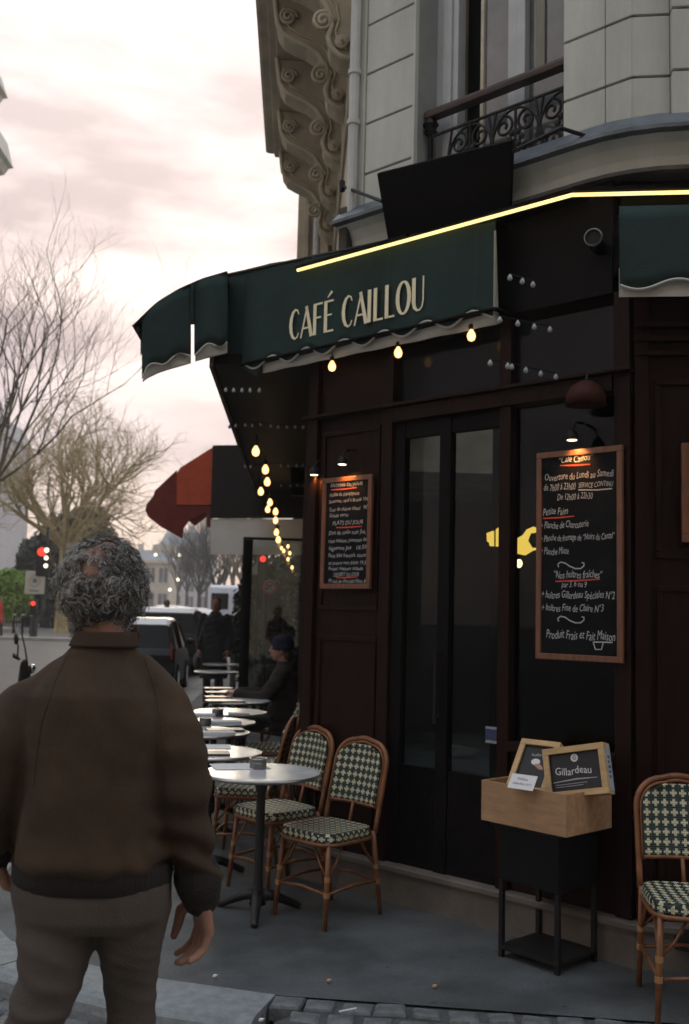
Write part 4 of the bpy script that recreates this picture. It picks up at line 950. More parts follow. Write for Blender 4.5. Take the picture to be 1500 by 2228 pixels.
for x, y, lab, w in ((490, 1590, 'black menu lying on the third table edge', .26), (480, 1508, 'black menu on the sixth table, rear one of the dark pair', .30), (475, 1499, 'black menu on the table before the standing woman', .30), (490, 1527, 'long black menu across the sixth table, front one', .36), (475, 1518, 'black menu beside the ashtray on the sixth table', .25)): flat('menu', x, y, w, .15, .25, MENU, lab, 'menu', th=.014, grp='black menus on the tables')
for x, y, lab, w in ((440, 1558, 'white folded napkin left of the ashtray on the fifth table', .2), (492, 1574, 'white napkin stack behind the black menu', .22), (470, 1598, 'white folded napkin under the black menu', .26), (520, 1556, 'white paper on the fifth table', .16)): flat('napkin', x, y, w, .12, .2, PAPER, lab, 'napkin', th=.02, grp='white napkins on the tables')
# glass and drink in front of the seated person
for x, y, lab, c in ((517, 1486, 'small glass with green yellow drink by the seated person', (.30, .34, .06)), (483, 1442, 'clear bottle on the far table', (.45, .50, .52))):
    t = empty('drinking_glass', tpos(x, y, .734), 0, lab, 'glass')
    MB().lathe([(.026, 0), (.03, .01), (.036, .10), (.033, .10), (.028, .012)], (0, 0, 0), 14, caps=False).build('tumbler', glass('tumbler glass', (.9, .93, .93), .08), t, smooth=True)
    MB().lathe([(.0, .012), (.027, .012), (.032, .08), (.0, .08)], (0, 0, 0), 14, caps=False).build('drink', mat('drink', c, .3, .1), t)

# ================================================================== BLACK STAND, CRATE AND BOXES
ST_R = -R(50)
sp0 = Vector((1.205, 4.63, 0)); sx_ = Vector((math.cos(ST_R), math.sin(ST_R), 0)); sy_ = Vector((-math.sin(ST_R), math.cos(ST_R), 0))
stand = empty('display_stand', sp0, ST_R, 'black metal display stand with low shelf carrying the wooden crate', 'stand')       # origin = front corner, x runs towards the door side as negative
w_, d_ = .34, .31
for x, y in ((-.012, .012), (-w_+.012, .012), (-.012, d_-.012), (-w_+.012, d_-.012)):
    q = MB(); q.box((x-.011, y-.011, .0), (x+.011, y+.011, .35)); q.build('leg', IRON, stand)
q = MB(); q.box((-w_, 0, .035), (0, d_, .055)); q.build('shelf', IRON, stand, bevel=.003)
q = MB(); q.box((-w_, 0, .35), (0, d_, .60)); q.build('drawer_box', mat('black lacquer', (.005, .005, .0055), .5, .2, 5, spec=.2), stand, bevel=.004)
q = MB(); q.box((-w_-.03, -.03, .601), (.03, d_+.03, .622)); q.build('top', IRON, stand, bevel=.003)
zc_ = .626
def pxz(x, y, z): return atZ(x, y, z)
cf = atZ(1232, 1823, zc_); cw, cd, chh = .48, .36, .185
crate = empty('wine_crate', cf, ST_R, 'open pale wooden crate on the black stand, holding two framed boxes', 'crate')
for a, b, nm in (((-cw, 0, 0), (0, .013, chh), 'front_board'), ((-cw, cd-.013, 0), (0, cd, chh), 'back_board'), ((-.013, .0132, 0), (0, cd-.0132, chh), 'end_board'), ((-cw, .0132, 0), (-cw+.013, cd-.0132, chh), 'end_board'), ((-cw+.0132, .0132, 0), (-.0132, cd-.0132, .012), 'floor_board')):
    q = MB(); q.box(a, b); q.build(nm, CRATE, crate, bevel=.0015)
def framed_box(loc, rot, w, h, dep, label, mid=False):
    t = empty('framed_box', loc, 0, label, 'box', 'framed oyster boxes in the crate'); t.rotation_euler = rot
    fw = .028
    for a, b in (((0, 0, 0), (w, .012, fw)), ((0, 0, h-fw), (w, .012, h)), ((0, 0, fw+.0005), (fw, .012, h-fw-.0005)), ((w-fw, 0, fw+.0005), (w, .012, h-fw-.0005))):
        q = MB(); q.box(a, b); q.build('frame_slat', CRATE2, t, bevel=.0015)
    for a, b in (((0, .0125, 0), (w, dep, .009)), ((0, .0125, h-.009), (w, dep, h)), ((0, .0125, .0095), (.009, dep, h-.0095)), ((w-.009, .0125, .0095), (w, dep, h-.0095))):
        q = MB(); q.box(a, b); q.build('side_slat', CRATE2, t, bevel=.0015)
    q = MB(); q.box((.01, .016, .01), (w-.01, .020, h-.01)); q.build('black_label', mat('black label print', (.012, .013, .017), .55, .2, 8) if 'black label print' not in MATS else MATS['black label print'], t)
    return t, w, h
fb, w, h = framed_box(atZ(1190, 1722, zc_+.165)+Vector((0, 0, -.035)), (R(-12), R(-12), R(-37)), .30, .225, .075, 'framed wooden box with black lettered label, leaning right in the crate')
q = MB(); fit_text(q, 'Gillardeau', .05, .225, .100, .0148, .048, 0); q.build('label_lettering', PAPER, fb)
q = MB(); ribbon(q, [(.035, .070, .003), (.15, .078, .006), (.25, .076, .002)], .0148); ribbon(q, [(.045, .058, .002), (.20, .06, .002)], .0148); ribbon(q, [(.045, .048, .002), (.18, .05, .002)], .0148)
q.build('label_stroke', mat('silver print', (.45, .46, .48), .5, .1), fb)
q = MB(); q.prism([(.150+.018*math.cos(k*math.pi/9), .172+.018*math.sin(k*math.pi/9)) for k in range(18)], 'y', .0142, .0150); q.build('label_emblem', PAPER, fb)
q = MB(); ribbon(q, [(.157, .179, .003), (.148, .182, .003), (.143, .172, .004), (.149, .163, .003), (.157, .167, .003), (.157, .173, .003), (.151, .173, .003)], .0140); q.build('emblem_mark', MATS['black label print'], fb)
q = MB(); q.box((.3004, .02, .012), (.3014, .072, .215)); q.build('paper_side', mat('blue grey printed paper', (.33, .40, .45), .8, .25, 25), fb)
q = MB()
for k in range(5): q.box((.3015, .032, .07+.022*k), (.302, .032+.016+.006*(k % 3), .08+.022*k))
q.build('side_print', mat('dark print', (.03, .03, .04), .7), fb)
fb2, w, h = framed_box(atZ(1098, 1706, zc_+.17)+Vector((0, 0, -.02)), (R(-36), 0, R(-42)), .21, .275, .06, 'framed wooden box with oyster picture, leaning left in the crate')
q = MB(); q.ell((.105, .0150, .165), .024, .002, .017, 14, 6); q.build('picture_shell', PAPER, fb2)
q = MB(); q.ell((.13, .0150, .142), .026, .002, .012, 12, 6, Matrix.Rotation(.5, 3, 'Y')); q.ell((.115, .0150, .15), .016, .002, .008, 12, 6); q.build('picture_oyster', mat('oyster flesh print', (.48, .27, .19), .6, .3, 60), fb2)
q = MB(); fit_text(q, 'huîtres', .075, .15, .195, .0148, .022, 0); q.build('label_lettering', MATS['silver print'], fb2)
pc = empty('price_card', atZ(1108, 1703, zc_+.205)+Vector((.006, .012, 0)), R(-38), 'small white handwritten card slipped into the left framed box', 'card'); pc.rotation_euler = (R(-38), 0, R(-42))
q = MB(); q.box((0, -.006, -.03), (.13, -.004, .045)); q.build('card', PAPER, pc)
q = MB(); fit_text(q, 'Huîtres', .035, .09, .015, -.0066, .02); fit_text(q, 'Gillardeau N°2', .02, .115, -.008, -.0066, .016); q.build('handwriting', mat('ink', (.03, .03, .06), .8), pc)
# litter on the pavement
for x, y, lab, m_ in ((568, 2222, 'crumpled white paper scrap lying on the kerb edge', PAPER), (757, 2203, 'thin white straw lying across the setts', PAPER), (467, 2126, 'small pale scrap on the asphalt near the kerb', PAPER), (945, 2148, 'small pale leaf on the open asphalt', CRATE2), (715, 2136, 'tiny pale leaf in mid pavement', CRATE2)):
    p = atZ(x, y, .006); q = MB()
    if 'straw' in lab: q.tube([(-.035, -.012, .008), (.035, .018, .010)], .004, 5)
    else:
        for k in range(3): q.loft([[Vector((.007*math.cos(a+k), .006*math.sin(a+k), 0)) for a in (0, 1.3, 2.9, 4.4)], [Vector((.011*math.cos(a+k)+.002*k, .009*math.sin(a+k), .004+.003*k)) for a in (0, 1.3, 2.9, 4.4)]])
    o = q.build('litter', m_, loc=p); tag(o, lab, 'litter')
# ================================================================== PEOPLE
DG = bpy.context.evaluated_depsgraph_get
def remesh(mb, name, mt, parent, vox, smooth_it=6, disp=None, mat_fn=None, mats=None):
    me = mb.mesh('tmp', mt); o = bpy.data.objects.new('tmp', me); COL.objects.link(o)
    md = o.modifiers.new('r', 'REMESH'); md.mode = 'VOXEL'; md.voxel_size = vox; md.use_smooth_shade = True
    if smooth_it: sm = o.modifiers.new('s', 'SMOOTH'); sm.iterations = smooth_it; sm.factor = .5
    DG().update(); nm = bpy.data.meshes.new_from_object(o.evaluated_get(DG())); bpy.data.objects.remove(o); bpy.data.meshes.remove(me)
    nm.name = name
    if disp:
        n = len(nm.vertices); co = np.empty(n*3); no = np.empty(n*3); nm.vertices.foreach_get('co', co); nm.vertices.foreach_get('normal', no)
        co = co.reshape(-1, 3); no = no.reshape(-1, 3); d = np.array([disp(Vector(c)) for c in co]); co += no*d[:, None]
        nm.vertices.foreach_set('co', co.ravel()); nm.update()
    nm.materials.clear()
    for m_ in (mats or [mt]): nm.materials.append(m_)
    nm.polygons.foreach_set('use_smooth', [True]*len(nm.polygons))
    o = bpy.data.objects.new(name, nm); COL.objects.link(o)
    if parent: o.parent = parent
    return o
def limb(mb, pts, rads, n=12, flat=1.0):
    for (a, ra), (b, rb) in zip(zip(pts, rads), list(zip(pts, rads))[1:]):
        a = Vector(a); b = Vector(b); d = b-a; K = 4; rr = []; t = d.normalized(); up = Vector((1, 0, 0)) if abs(t.x) < .8 else Vector((0, 1, 0)); p = t.cross(up).normalized(); q_ = p.cross(t)
        mb.loft([[a+d*(k/K)+(p*math.cos(2*math.pi*j/n)*flat+q_*math.sin(2*math.pi*j/n))*(ra+(rb-ra)*k/K) for j in range(n)] for k in range(K+1)])
    for p, r in zip(pts, rads): mb.ell(p, r, r, r, 12, 8)
def trunk(mb, secs, n=24, e=2.4):
    """secs: (cx, cy, z, rx, ry)"""
    def sup(a, rx, ry):
        c, s_ = math.cos(a), math.sin(a); d = (abs(c)**e+abs(s_)**e)**(-1/e); return c*d*rx, s_*d*ry
    out_ = []
    for k in range(len(secs)-1):
        for j in range(4):
            t = j/4; A, B = secs[k], secs[k+1]; out_.append([a+(b-a)*t for a, b in zip(A, B)])
    out_.append(list(secs[-1]))
    mb.loft([[Vector((cx_+sup(2*math.pi*j/n, rx, ry)[0], cy_+sup(2*math.pi*j/n, rx, ry)[1], z)) for j in range(n)] for cx_, cy_, z, rx, ry in out_])
def hand(mb, w, d, palm_n, thumb, s=1.0, curl=.5):
    """w wrist, d direction of the fingers, palm_n the side towards which fingers curl, thumb the side of the thumb"""
    d = Vector(d).normalized(); n = Vector(palm_n); n = (n-d*n.dot(d)).normalized(); sd = d.cross(n); 
    if sd.dot(Vector(thumb)) < 0: sd = -sd
    w = Vector(w); limb(mb, [w-d*.03*s, w+d*.015*s], [.027*s, .027*s])
    for k, off in enumerate((.030, .010, -.010, -.029)):
        a = w+d*.02*s+sd*off*.7*s; b = w+d*.088*s+sd*off*s; limb(mb, [a, b], [.0165*s, .0125*s], 10)
        L = (.040, .045, .042, .033)[k]*s; c0 = .28+.2*curl+.06*k
        p = b; ang = c0
        pts = [b]
        for seg, f in ((1.0, .0), (.62, .55*curl+.1), (.5, .45*curl+.05)):
            ang += f; p = p+(d*math.cos(ang)+n*math.sin(ang))*L*seg+sd*(.004 if k == 0 else (-.004 if k == 3 else 0)); pts.append(p)
        limb(mb, pts, [.0105*s, .0098*s, .009*s, .0078*s], 9)
    b = w+d*.03*s+sd*.022*s; p1 = b+(d*.55+sd*.55+n*.68).normalized()*.046*s; p2 = p1+(d*.9+sd*.15+n*.30).normalized()*.034*s; p3 = p2+(d*.9+n*.5).normalized()*.026*s
    limb(mb, [b, p1, p2, p3], [.018*s, .0135*s, .0115*s, .009*s], 9)
def head_mesh(mb, c, s=1.0, face=(0, 1, 0), neck=None):
    """c: centre of the skull; face: where the person looks"""
    f = Vector(face).normalized(); z = Vector((0, 0, 1)); r = f.cross(z).normalized(); M3 = Matrix((r, f, z)).transposed(); c = Vector(c); P = lambda x, y, q: c+M3 @ Vector((x, y, q))*s
    mb.ell(c, .075*s, .096*s, .105*s, 20, 14, M3); mb.ell(P(0, .018, -.045), .062*s, .078*s, .075*s, 16, 10, M3); mb.ell(P(0, .05, -.095), .034*s, .034*s, .026*s, 12, 8, M3)
    mb.ell(P(0, .103, -.025), .012*s, .020*s, .024*s, 8, 6, M3); mb.ell(P(0, .088, .012), .045*s, .016*s, .012*s, 10, 6, M3); mb.ell(P(0, .092, -.068), .022*s, .010*s, .008*s, 8, 6, M3)
    for sg in (-1, 1): mb.ell(P(sg*.077, -.008, -.02), .010*s, .020*s, .032*s, 8, 6, M3)
    if neck: limb(mb, [P(0, -.015, -.06), neck], [.056*s, .058*s])
    return P
def face_bits(P, s, parent):
    q = MB()
    for sg in (-1, 1): q.ell(P(sg*.030, .087, -.002), .009*s, .007*s, .006*s, 8, 6)
    q.build('eyes', mat('dark eyes', (.02, .015, .012), .2, 0) if 'dark eyes' not in MATS else MATS['dark eyes'], parent)
    MB().ell(P(0, .099, -.068), .020*s, .005*s, .005*s, 8, 6).build('mouth', mat('lips', (.25, .08, .07), .5, 0) if 'lips' not in MATS else MATS['lips'], parent)
# ---------------------------------------------------------------- the man seen from behind
MY = 2.5; MO = Vector((-.505, MY, -.10))
def J(x, y, Y=MY): return atY(x, y, Y)-MO
man = empty('person', MO, 0, 'man seen from behind in a brown jacket, balding with curly grey hair, arms hanging', 'person')
HC = J(225, 1272, 2.53)
nk = J(228, 1392, 2.515)
shR, elR, wrR = J(362, 1508, 2.49), J(400, 1740, 2.46), J(433, 1925, 2.52)
shL, elL, wrL = J(50, 1512, 2.49), J(-12, 1735, 2.46), J(-22, 1850, 2.52)
hipL, hipR = J(112, 1945, 2.5), J(295, 1945, 2.5)
knL, knR = J(88, 2190, 2.47), J(287, 2190, 2.53)
anL, anR = Vector((knL.x-.06, -.02, .10)), Vector((knR.x+.01, .04, .10))
q = MB()
head_mesh(q, HC, 1.02, (.12, 1, 0), nk)
def px_w(n_): return n_/880.0
def sec(xl, xr, y, ry, dy=0):
    a, b = J(xl, y), J(xr, y); return ((a.x+b.x)/2, dy, (a.z+b.z)/2, (b.x-a.x)/2, ry)
trunk(q, [sec(110, 305, 1960, .10), sec(75, 345, 1880, .115), sec(80, 340, 1700, .11), sec(80, 340, 1570, .110), sec(125, 305, 1495, .080), sec(185, 270, 1420, .055)])
limb(q, [J(350, 1532, 2.49), elR, wrR], [.048, .042, .028]); limb(q, [J(64, 1538, 2.49), elL, wrL], [.048, .042, .028])
limb(q, [hipL, J(112, 2060, 2.48), J(80, 2215, 2.45), anL], [.078, .066, .045, .036]); limb(q, [hipR, J(286, 2060, 2.5), J(287, 2215, 2.53), anR], [.076, .058, .042, .036])
for a in (anL, anR): limb(q, [a+Vector((0, -.03, -.045)), a+Vector((0, .15, -.065))], [.04, .03])
dR = (J(428, 2075, 2.56)-wrR); hand(q, wrR+dR.normalized()*.012, dR+Vector((.03, 0, 0)), (-.88, -.45, 0), (-.5, .85, 0), 1.12, .75)
dL = (J(22, 1935, 2.55)-wrL); hand(q, wrL, dL, (.8, .3, 0), (.3, 1, 0), 1.0, .6)
P_ = head_mesh(MB(), HC, 1.02, (.12, 1, 0))
body = remesh(q, 'body', SKIN, man, .0042, 4)
face_bits(P_, 1.02, man)
# jacket
fz = lambda p, s_: mnoise.noise(p*s_)
def jfold(p):
    d = .015*fz(Vector((p.x*6+p.z*2, p.y*5, p.z*4+3)), 1) + .006*fz(Vector((p.x*15+p.z*5, p.y*14, p.z*9)), 1) + .003*math.sin(22*p.z+18*abs(p.x)+6*fz(p, 3))*max(0, 1-abs(p.z-1.25)/.3)
    hem = max(0, 1-abs(p.z-1.06)/.16); d += hem*.007*math.sin(p.x*46+6*fz(p, 4))*.5
    ar = min(1, max(0, (abs(p.x-.0)-.17)/.05)); el = max(0, 1-abs(p.z-1.12)/.22)
    d += ar*(.25+el)*.008*math.sin(p.z*75+p.x*30+5*fz(p, 6))
    return d
q = MB()
trunk(q, [sec(34, 374, 1880, .140), sec(34, 380, 1862, .158), sec(44, 383, 1800, .152), sec(50, 380, 1680, .142), sec(52, 376, 1580, .140), sec(58, 366, 1510, .130, .0), sec(90, 338, 1474, .108), sec(124, 312, 1434, .085), sec(154, 300, 1400, .078), sec(162, 298, 1376, .072)], 32, 2.3)
limb(q, [J(160, 1455), J(64, 1538, 2.49), J(18, 1615, 2.47), elL, wrL+Vector((0, 0, .0))], [.052, .068, .068, .063, .052], 16); limb(q, [J(300, 1455), J(350, 1532, 2.49), J(378, 1620, 2.47), elR, wrR+Vector((0, 0, .02))], [.052, .068, .068, .065, .054], 16)
limb(q, [J(118, 1482), J(74, 1530)], [.052, .066]); limb(q, [J(308, 1480), J(345, 1524)], [.052, .066])
jk = remesh(q, 'jacket', JACKET, man, .0075, 8, jfold)
from mathutils.bvhtree import BVHTree
bv = BVHTree.FromObject(jk, DG())
def seam(pix, name, rad=.0013, off=.0004):
    pts = []
    for (xa, ya), (xb, yb) in zip(pix, pix[1:]):
        for k in range(7):
            o_ = CAMP-MO; d = ray(xa+(xb-xa)*k/7, ya+(yb-ya)*k/7).normalized(); h = bv.ray_cast(o_, d)
            if h[0]: pts.append(h[0]+h[1]*off)
    if len(pts) > 3: m_ = MB(); m_.tube(pts, rad, 5); m_.build(name, JACKET, man, smooth=True)
seam([(146, 1428), (118, 1490), (92, 1570), (78, 1660), (74, 1720)], 'sleeve_seam'); seam([(312, 1428), (335, 1490), (352, 1570), (360, 1660), (362, 1720)], 'sleeve_seam')
q = MB(); trunk(q, [sec(35, 372, 1922, .128), sec(31, 375, 1900, .140), sec(33, 375, 1868, .146)], 40); q.build('waistband', RIB, man, smooth=True)
for a, b, sd in ((elR, wrR, 1), (elL, wrL, 1)):
    d = (b-a).normalized(); q = MB(); limb(q, [b-d*.022, b+d*.004, b+d*.03], [.0575, .054, .047], 24); q.build('cuff', RIB, man, smooth=True)
q = MB(); 
for (xl, xr, y, ry, dy) in (): pass
col_s = [sec(152, 303, 1406, .084), sec(160, 300, 1388, .080), sec(167, 297, 1374, .076)]
trunk(q, col_s, 32); q.loft([[J(x, y, 2.53)+Vector((0, .01*k, 0)) for x, y in ((268, 1366), (297, 1362), (303, 1384), (294, 1398), (276, 1402))] for k in (0, 3)]); 
q.build('collar', JACKET, man, smooth=True)
# trousers
def tfold(p):
    kn = max(0, 1-abs(p.z-.66)/.34)
    w = math.sin(p.z*105+p.x*40+15*fz(Vector((p.x*4, p.y*4, p.z*5)), 1)); left = 1.0 if p.x < 0 else .45
    return .0065*kn*left*max(-.3, w) + .006*fz(p, 7)
q = MB()
trunk(q, [sec(30, 374, 1900, .125), sec(27, 374, 1940, .128), sec(34, 368, 1985, .122), sec(75, 340, 2012, .10)], 28, 2.6)
limb(q, [J(118, 1965), J(121, 2050, 2.48), J(112, 2130, 2.46), J(80, 2215, 2.45), anL+Vector((-.02, -.03, .03))], [.094, .090, .074, .066, .070], 18)
limb(q, [J(292, 1965), J(286, 2050, 2.5), J(285, 2130, 2.52), J(287, 2215, 2.53), anR+Vector((0, -.02, .03))], [.092, .077, .066, .056, .062], 18)
remesh(q, 'trousers', TROUS, man, .0075, 7, tfold)
for a in (anL, anR):
    q = MB(); limb(q, [a+Vector((0, -.04, -.05)), a+Vector((0, .07, -.055)), a+Vector((0, .17, -.068))], [.048, .046, .036], 12); remesh(q, 'shoe', SHOE, man, .012, 3)
# hair: a short dark undergrowth with a bald crown, then curled locks
rh = random.Random(4); HR = (.081, .101, .111)
def on_skull(u_): return HC+Vector((u_.x*HR[0], u_.y*HR[1], u_.z*HR[2]))
bald_dir = Vector((-.05, -.60, .80)).normalized()
def hair_ok(u_):
    e_ = 9.0 if u_.y > .25 else ((u_.x+.05)/.40)**2+((u_.z-.66)/.50)**2+.35*mnoise.noise(u_*5)
    if e_ < .62: return .34
    if u_.y > .55 and u_.z < .45: return 0
    if u_.z < -.90: return 0
    return 1 if e_ > 1.15 else .5
q = MB(); nU, nV = 40, 26; Ig = {}
for a in range(nU):
    for b in range(1, nV):
        th_, ph = 2*math.pi*a/nU, math.pi*b/nV; u_ = Vector((math.sin(ph)*math.cos(th_), math.sin(ph)*math.sin(th_), math.cos(ph))); Ig[a, b] = (q.P(on_skull(u_)+u_*(.004+.012*(.5+mnoise.noise(u_*7)))), u_)
for a in range(nU):
    for b in range(1, nV-1):
        c4 = [Ig[a, b], Ig[(a+1) % nU, b], Ig[(a+1) % nU, b+1], Ig[a, b+1]]
        if all(hair_ok(k[1]) == 1 for k in c4): q.F([k[0] for k in c4])
q.build('hair_roots', HAIR_D, man, smooth=True)
hv, hf, hm = [], [], []; ns = 0; tries = 0
while ns < 980 and tries < 9000:
    tries += 1; nape = ns > 870
    z = rh.uniform(-.92, 1); a = rh.uniform(0, 2*math.pi); u_ = Vector((math.sqrt(1-z*z)*math.cos(a), math.sqrt(1-z*z)*math.sin(a), z)); pr_ = hair_ok(u_)
    if nape:
        a = rh.uniform(math.pi*1.02, math.pi*1.98); u_ = Vector((math.cos(a), math.sin(a), -.75)).normalized(); pr_ = 1
    if rh.random() > pr_: continue
    ns += 1; side = min(1, abs(u_.x)*1.2)
    L0_ = rh.uniform(.022, .040)*(.75+.40*side); wild = rh.random() < .16
    if wild: L0_ *= rh.uniform(1.25, 1.6)
    if pr_ < 1: L0_ *= (.6 if pr_ > .3 else .42)
    if u_.z < -.45: L0_ *= .6
    p0 = on_skull(u_) if not nape else HC+Vector((.062*math.cos(a), .012+.066*math.sin(a), rh.uniform(-.108, -.078)))
    tang = u_.cross(Vector((rh.uniform(-1, 1), rh.uniform(-1, 1), rh.uniform(-1, 1)))).normalized(); bi = u_.cross(tang)
    flow = (u_*.85+Vector((u_.x*.6, -.12, -.35 if u_.z < .5 else .05))+tang*.4).normalized()
    cr0 = rh.uniform(.005, .012); turns = rh.uniform(.8, 1.7)*L0_/.035; ph0 = rh.uniform(0, 6.28); lt0 = (.30 if u_.x > -.3 else .62)  # more light strands on the left: backlight put into their colour
    for strand in range(9 if not wild else 5):
        Nn = 11; pts = []; L = L0_*rh.uniform(.8, 1.12); off = tang*rh.gauss(0, .0028)+bi*rh.gauss(0, .0028); cr_ = cr0*rh.uniform(.85, 1.15); ph = ph0+rh.gauss(0, .22)
        for k in range(Nn):
            t = k/(Nn-1); an = ph+turns*2*math.pi*t; c_ = cr_*min(1, t*2.5)*(1 if not wild else 1.4)
            pts.append(p0+off*(1.6-.8*t)+flow*L*t*(1-.22*t)+tang*c_*math.cos(an)+bi*c_*math.sin(an)-Vector((0, 0, .010*t*t)))
        r0 = rh.uniform(.0005, .0009); lt = rh.random() < lt0; base = len(hv)
        for k, pt in enumerate(pts):
            tg = (pts[min(k+1, Nn-1)]-pts[max(0, k-1)]).normalized(); A = tg.orthogonal().normalized(); B = tg.cross(A); r = r0*(1-.5*k/Nn)
            for jj in range(3): hv.append(pt+A*r*math.cos(jj*2.094)+B*r*math.sin(jj*2.094))
        for k in range(Nn-1):
            for jj in range(3): hf.append((base+k*3+jj, base+k*3+(jj+1) % 3, base+k*3+3+(jj+1) % 3, base+k*3+3+jj)); hm.append(1 if lt else 0)
me = bpy.data.meshes.new('hair'); me.from_pydata([tuple(v) for v in hv], [], hf); me.materials.append(HAIR_D); me.materials.append(HAIR_L); me.polygons.foreach_set('material_index', hm); me.update()
link(me, 'hair', man)

# ---------------------------------------------------------------- other people
def person(loc, rz, label, coat, trous, hair, s=1.0, sit=False, hat=None, stride=0.0, long_coat=.55, arms='down', skinr=.016, group=None):
    """local: faces +y, feet at z=0"""
    t = empty('person', loc, rz, label, 'person', group); V = lambda x, y, z: Vector((x, y, z))*s
    dz = -.42 if sit else 0
    hc = V(0, .03 if sit else .01, 1.63+dz); nkp = V(0, 0, 1.47+dz); q = MB(); Pf = head_mesh(q, hc, s, (0, 1, 0), nkp)
    sh = [V(sg*.19, 0, 1.41+dz) for sg in (-1, 1)]
    if arms == 'table': el = [V(sg*.26, .17, 1.17+dz) for sg in (-1, 1)]; wr_ = [V(sg*.12, .43, 1.20+dz) for sg in (-1, 1)]
    else: el = [V(sg*.25, -.02, 1.13+dz) for sg in (-1, 1)]; wr_ = [V(sg*.24, .10, .90+dz) for sg in (-1, 1)]
    hp = [V(sg*.09, 0, .90+dz) for sg in (-1, 1)]
    if sit: kn = [V(sg*.11, .43, .52) for sg in (-1, 1)]; an = [V(sg*.11, .42, .09) for sg in (-1, 1)]
    else: kn = [V(sg*.09, .04+sg*stride*.5, .50) for sg in (-1, 1)]; an = [V(sg*.09, sg*stride-.03, .09) for sg in (-1, 1)]
    trunk(q, [(0, 0, (.88+dz)*s, .14*s, .10*s), (0, 0, (1.1+dz)*s, .13*s, .09*s), (0, 0, (1.35+dz)*s, .16*s, .10*s), (0, 0, (1.45+dz)*s, .08*s, .06*s)])
    for k in (0, 1):
        limb(q, [sh[k], el[k], wr_[k]], [.045*s, .036*s, .026*s]); limb(q, [hp[k], kn[k], an[k]], [.075*s, .05*s, .035*s]); limb(q, [an[k]+V(0, -.03, -.04), an[k]+V(0, .13, -.055)], [.035*s, .028*s])
        d = (wr_[k]-el[k]); hand(q, wr_[k], d, (0, 0, -1) if arms == 'table' else ((-1, 0, 0) if k else (1, 0, 0)), ((-1, 0, 0) if k else (1, 0, 0)) if arms == 'table' else (0, 1, 0), s, .5)
    remesh(q, 'body', SKIN, t, skinr*.6, 2); face_bits(Pf, s, t)
    q = MB(); zb = (.90-long_coat*.75+dz if not sit else .44)
    trunk(q, [(0, .02*s if sit else 0, zb*s, .23*s, .17*s), (0, 0, (.95+dz)*s, .20*s, .15*s), (0, 0, (1.15+dz)*s, .185*s, .135*s), (0, 0, (1.36+dz)*s, .20*s, .13*s), (0, 0, (1.44+dz)*s, .12*s, .09*s), (0, 0, (1.51+dz)*s, .075*s, .07*s)])
    for k in (0, 1): limb(q, [sh[k], el[k], wr_[k]-(wr_[k]-el[k]).normalized()*.01], [.075*s, .064*s, .05*s])
    remesh(q, 'coat', coat, t, skinr, 4, lambda p: .008*fz(p, 9)+.004*math.sin(p.z*60+p.x*20))
    q = MB()
    for k in (0, 1): limb(q, [hp[k], kn[k], an[k]+V(0, 0, .01)], [.095*s, .07*s, .06*s])
    remesh(q, 'trousers', trous, t, skinr, 3)
    for k in (0, 1): q = MB(); limb(q, [an[k]+V(0, -.04, -.045), an[k]+V(0, .15, -.06)], [.043*s, .033*s]); q.build('shoe', SHOE, t, smooth=True)
    q = MB()
    if hat: q.ell(hc+V(0, -.012, .035), .092*s, .112*s, .105*s, 20, 12); q.lathe([(.094*s, -.02), (.104*s, -.01), (.104*s, .025), (.092*s, .035)], hc+V(0, -.01, .0), 20); remesh(q, 'beanie', hat, t, .009, 2)
    if not hat or hair:
        q = MB(); q.ell(hc+V(0, -.022, .022), .086*s, .098*s, .10*s, 16, 10); q.ell(hc+V(0, -.06, -.06), .078*s, .05*s, .08*s, 14, 8); remesh(q, 'hair', hair or HAIR_D, t, .010, 2, lambda p: .008*fz(p, 30))
    return t
BRH = mat('brown hair', (.045, .026, .016), .6, .3, 20)
w1 = person((-1.36, 17.0, pav_z(17)), math.pi-.1, 'woman in a long black coat standing on the kerb beside the parked cars', COAT_K, COAT_K, BRH, 1.03, stride=.10, long_coat=.62)
q = MB(); q.tube([(.16, .05, 1.44), (.24, .1, 1.1), (.27, .02, .85)], .012, 6); q.ell((.28, .02, .74), .06, .14, .13, 12, 8); q.build('shoulder_bag', mat('grey bag', (.10, .10, .11), .7), w1)
person((-1.10, 19.5, pav_z(19.5)), math.pi+.3, 'person in dark clothes half hidden behind the woman in black', COAT_K, COAT_B, HAIR_D, 1.0, long_coat=.3)
person((-.12, 10.35, -.06), math.pi/2, 'seated person in a navy beanie and dark coat leaning on a marble table', COAT_BR, COAT_K, BRH, 1.06, sit=True, hat=BEANIE, arms='table', skinr=.012)
person((-12.72, 44, road_z(44)), -math.pi/2, 'pedestrian in a red coat walking at the left edge of the picture', COAT_R, COAT_K, BRH, 1.0, stride=.2, long_coat=.4)
person((-3.9, 30.5, road_z(30)), 0.2, 'brown haired person whose head shows above the parked cars', COAT_BR, COAT_K, mat('chestnut hair', (.15, .08, .045), .6, .3, 20), 1.05)

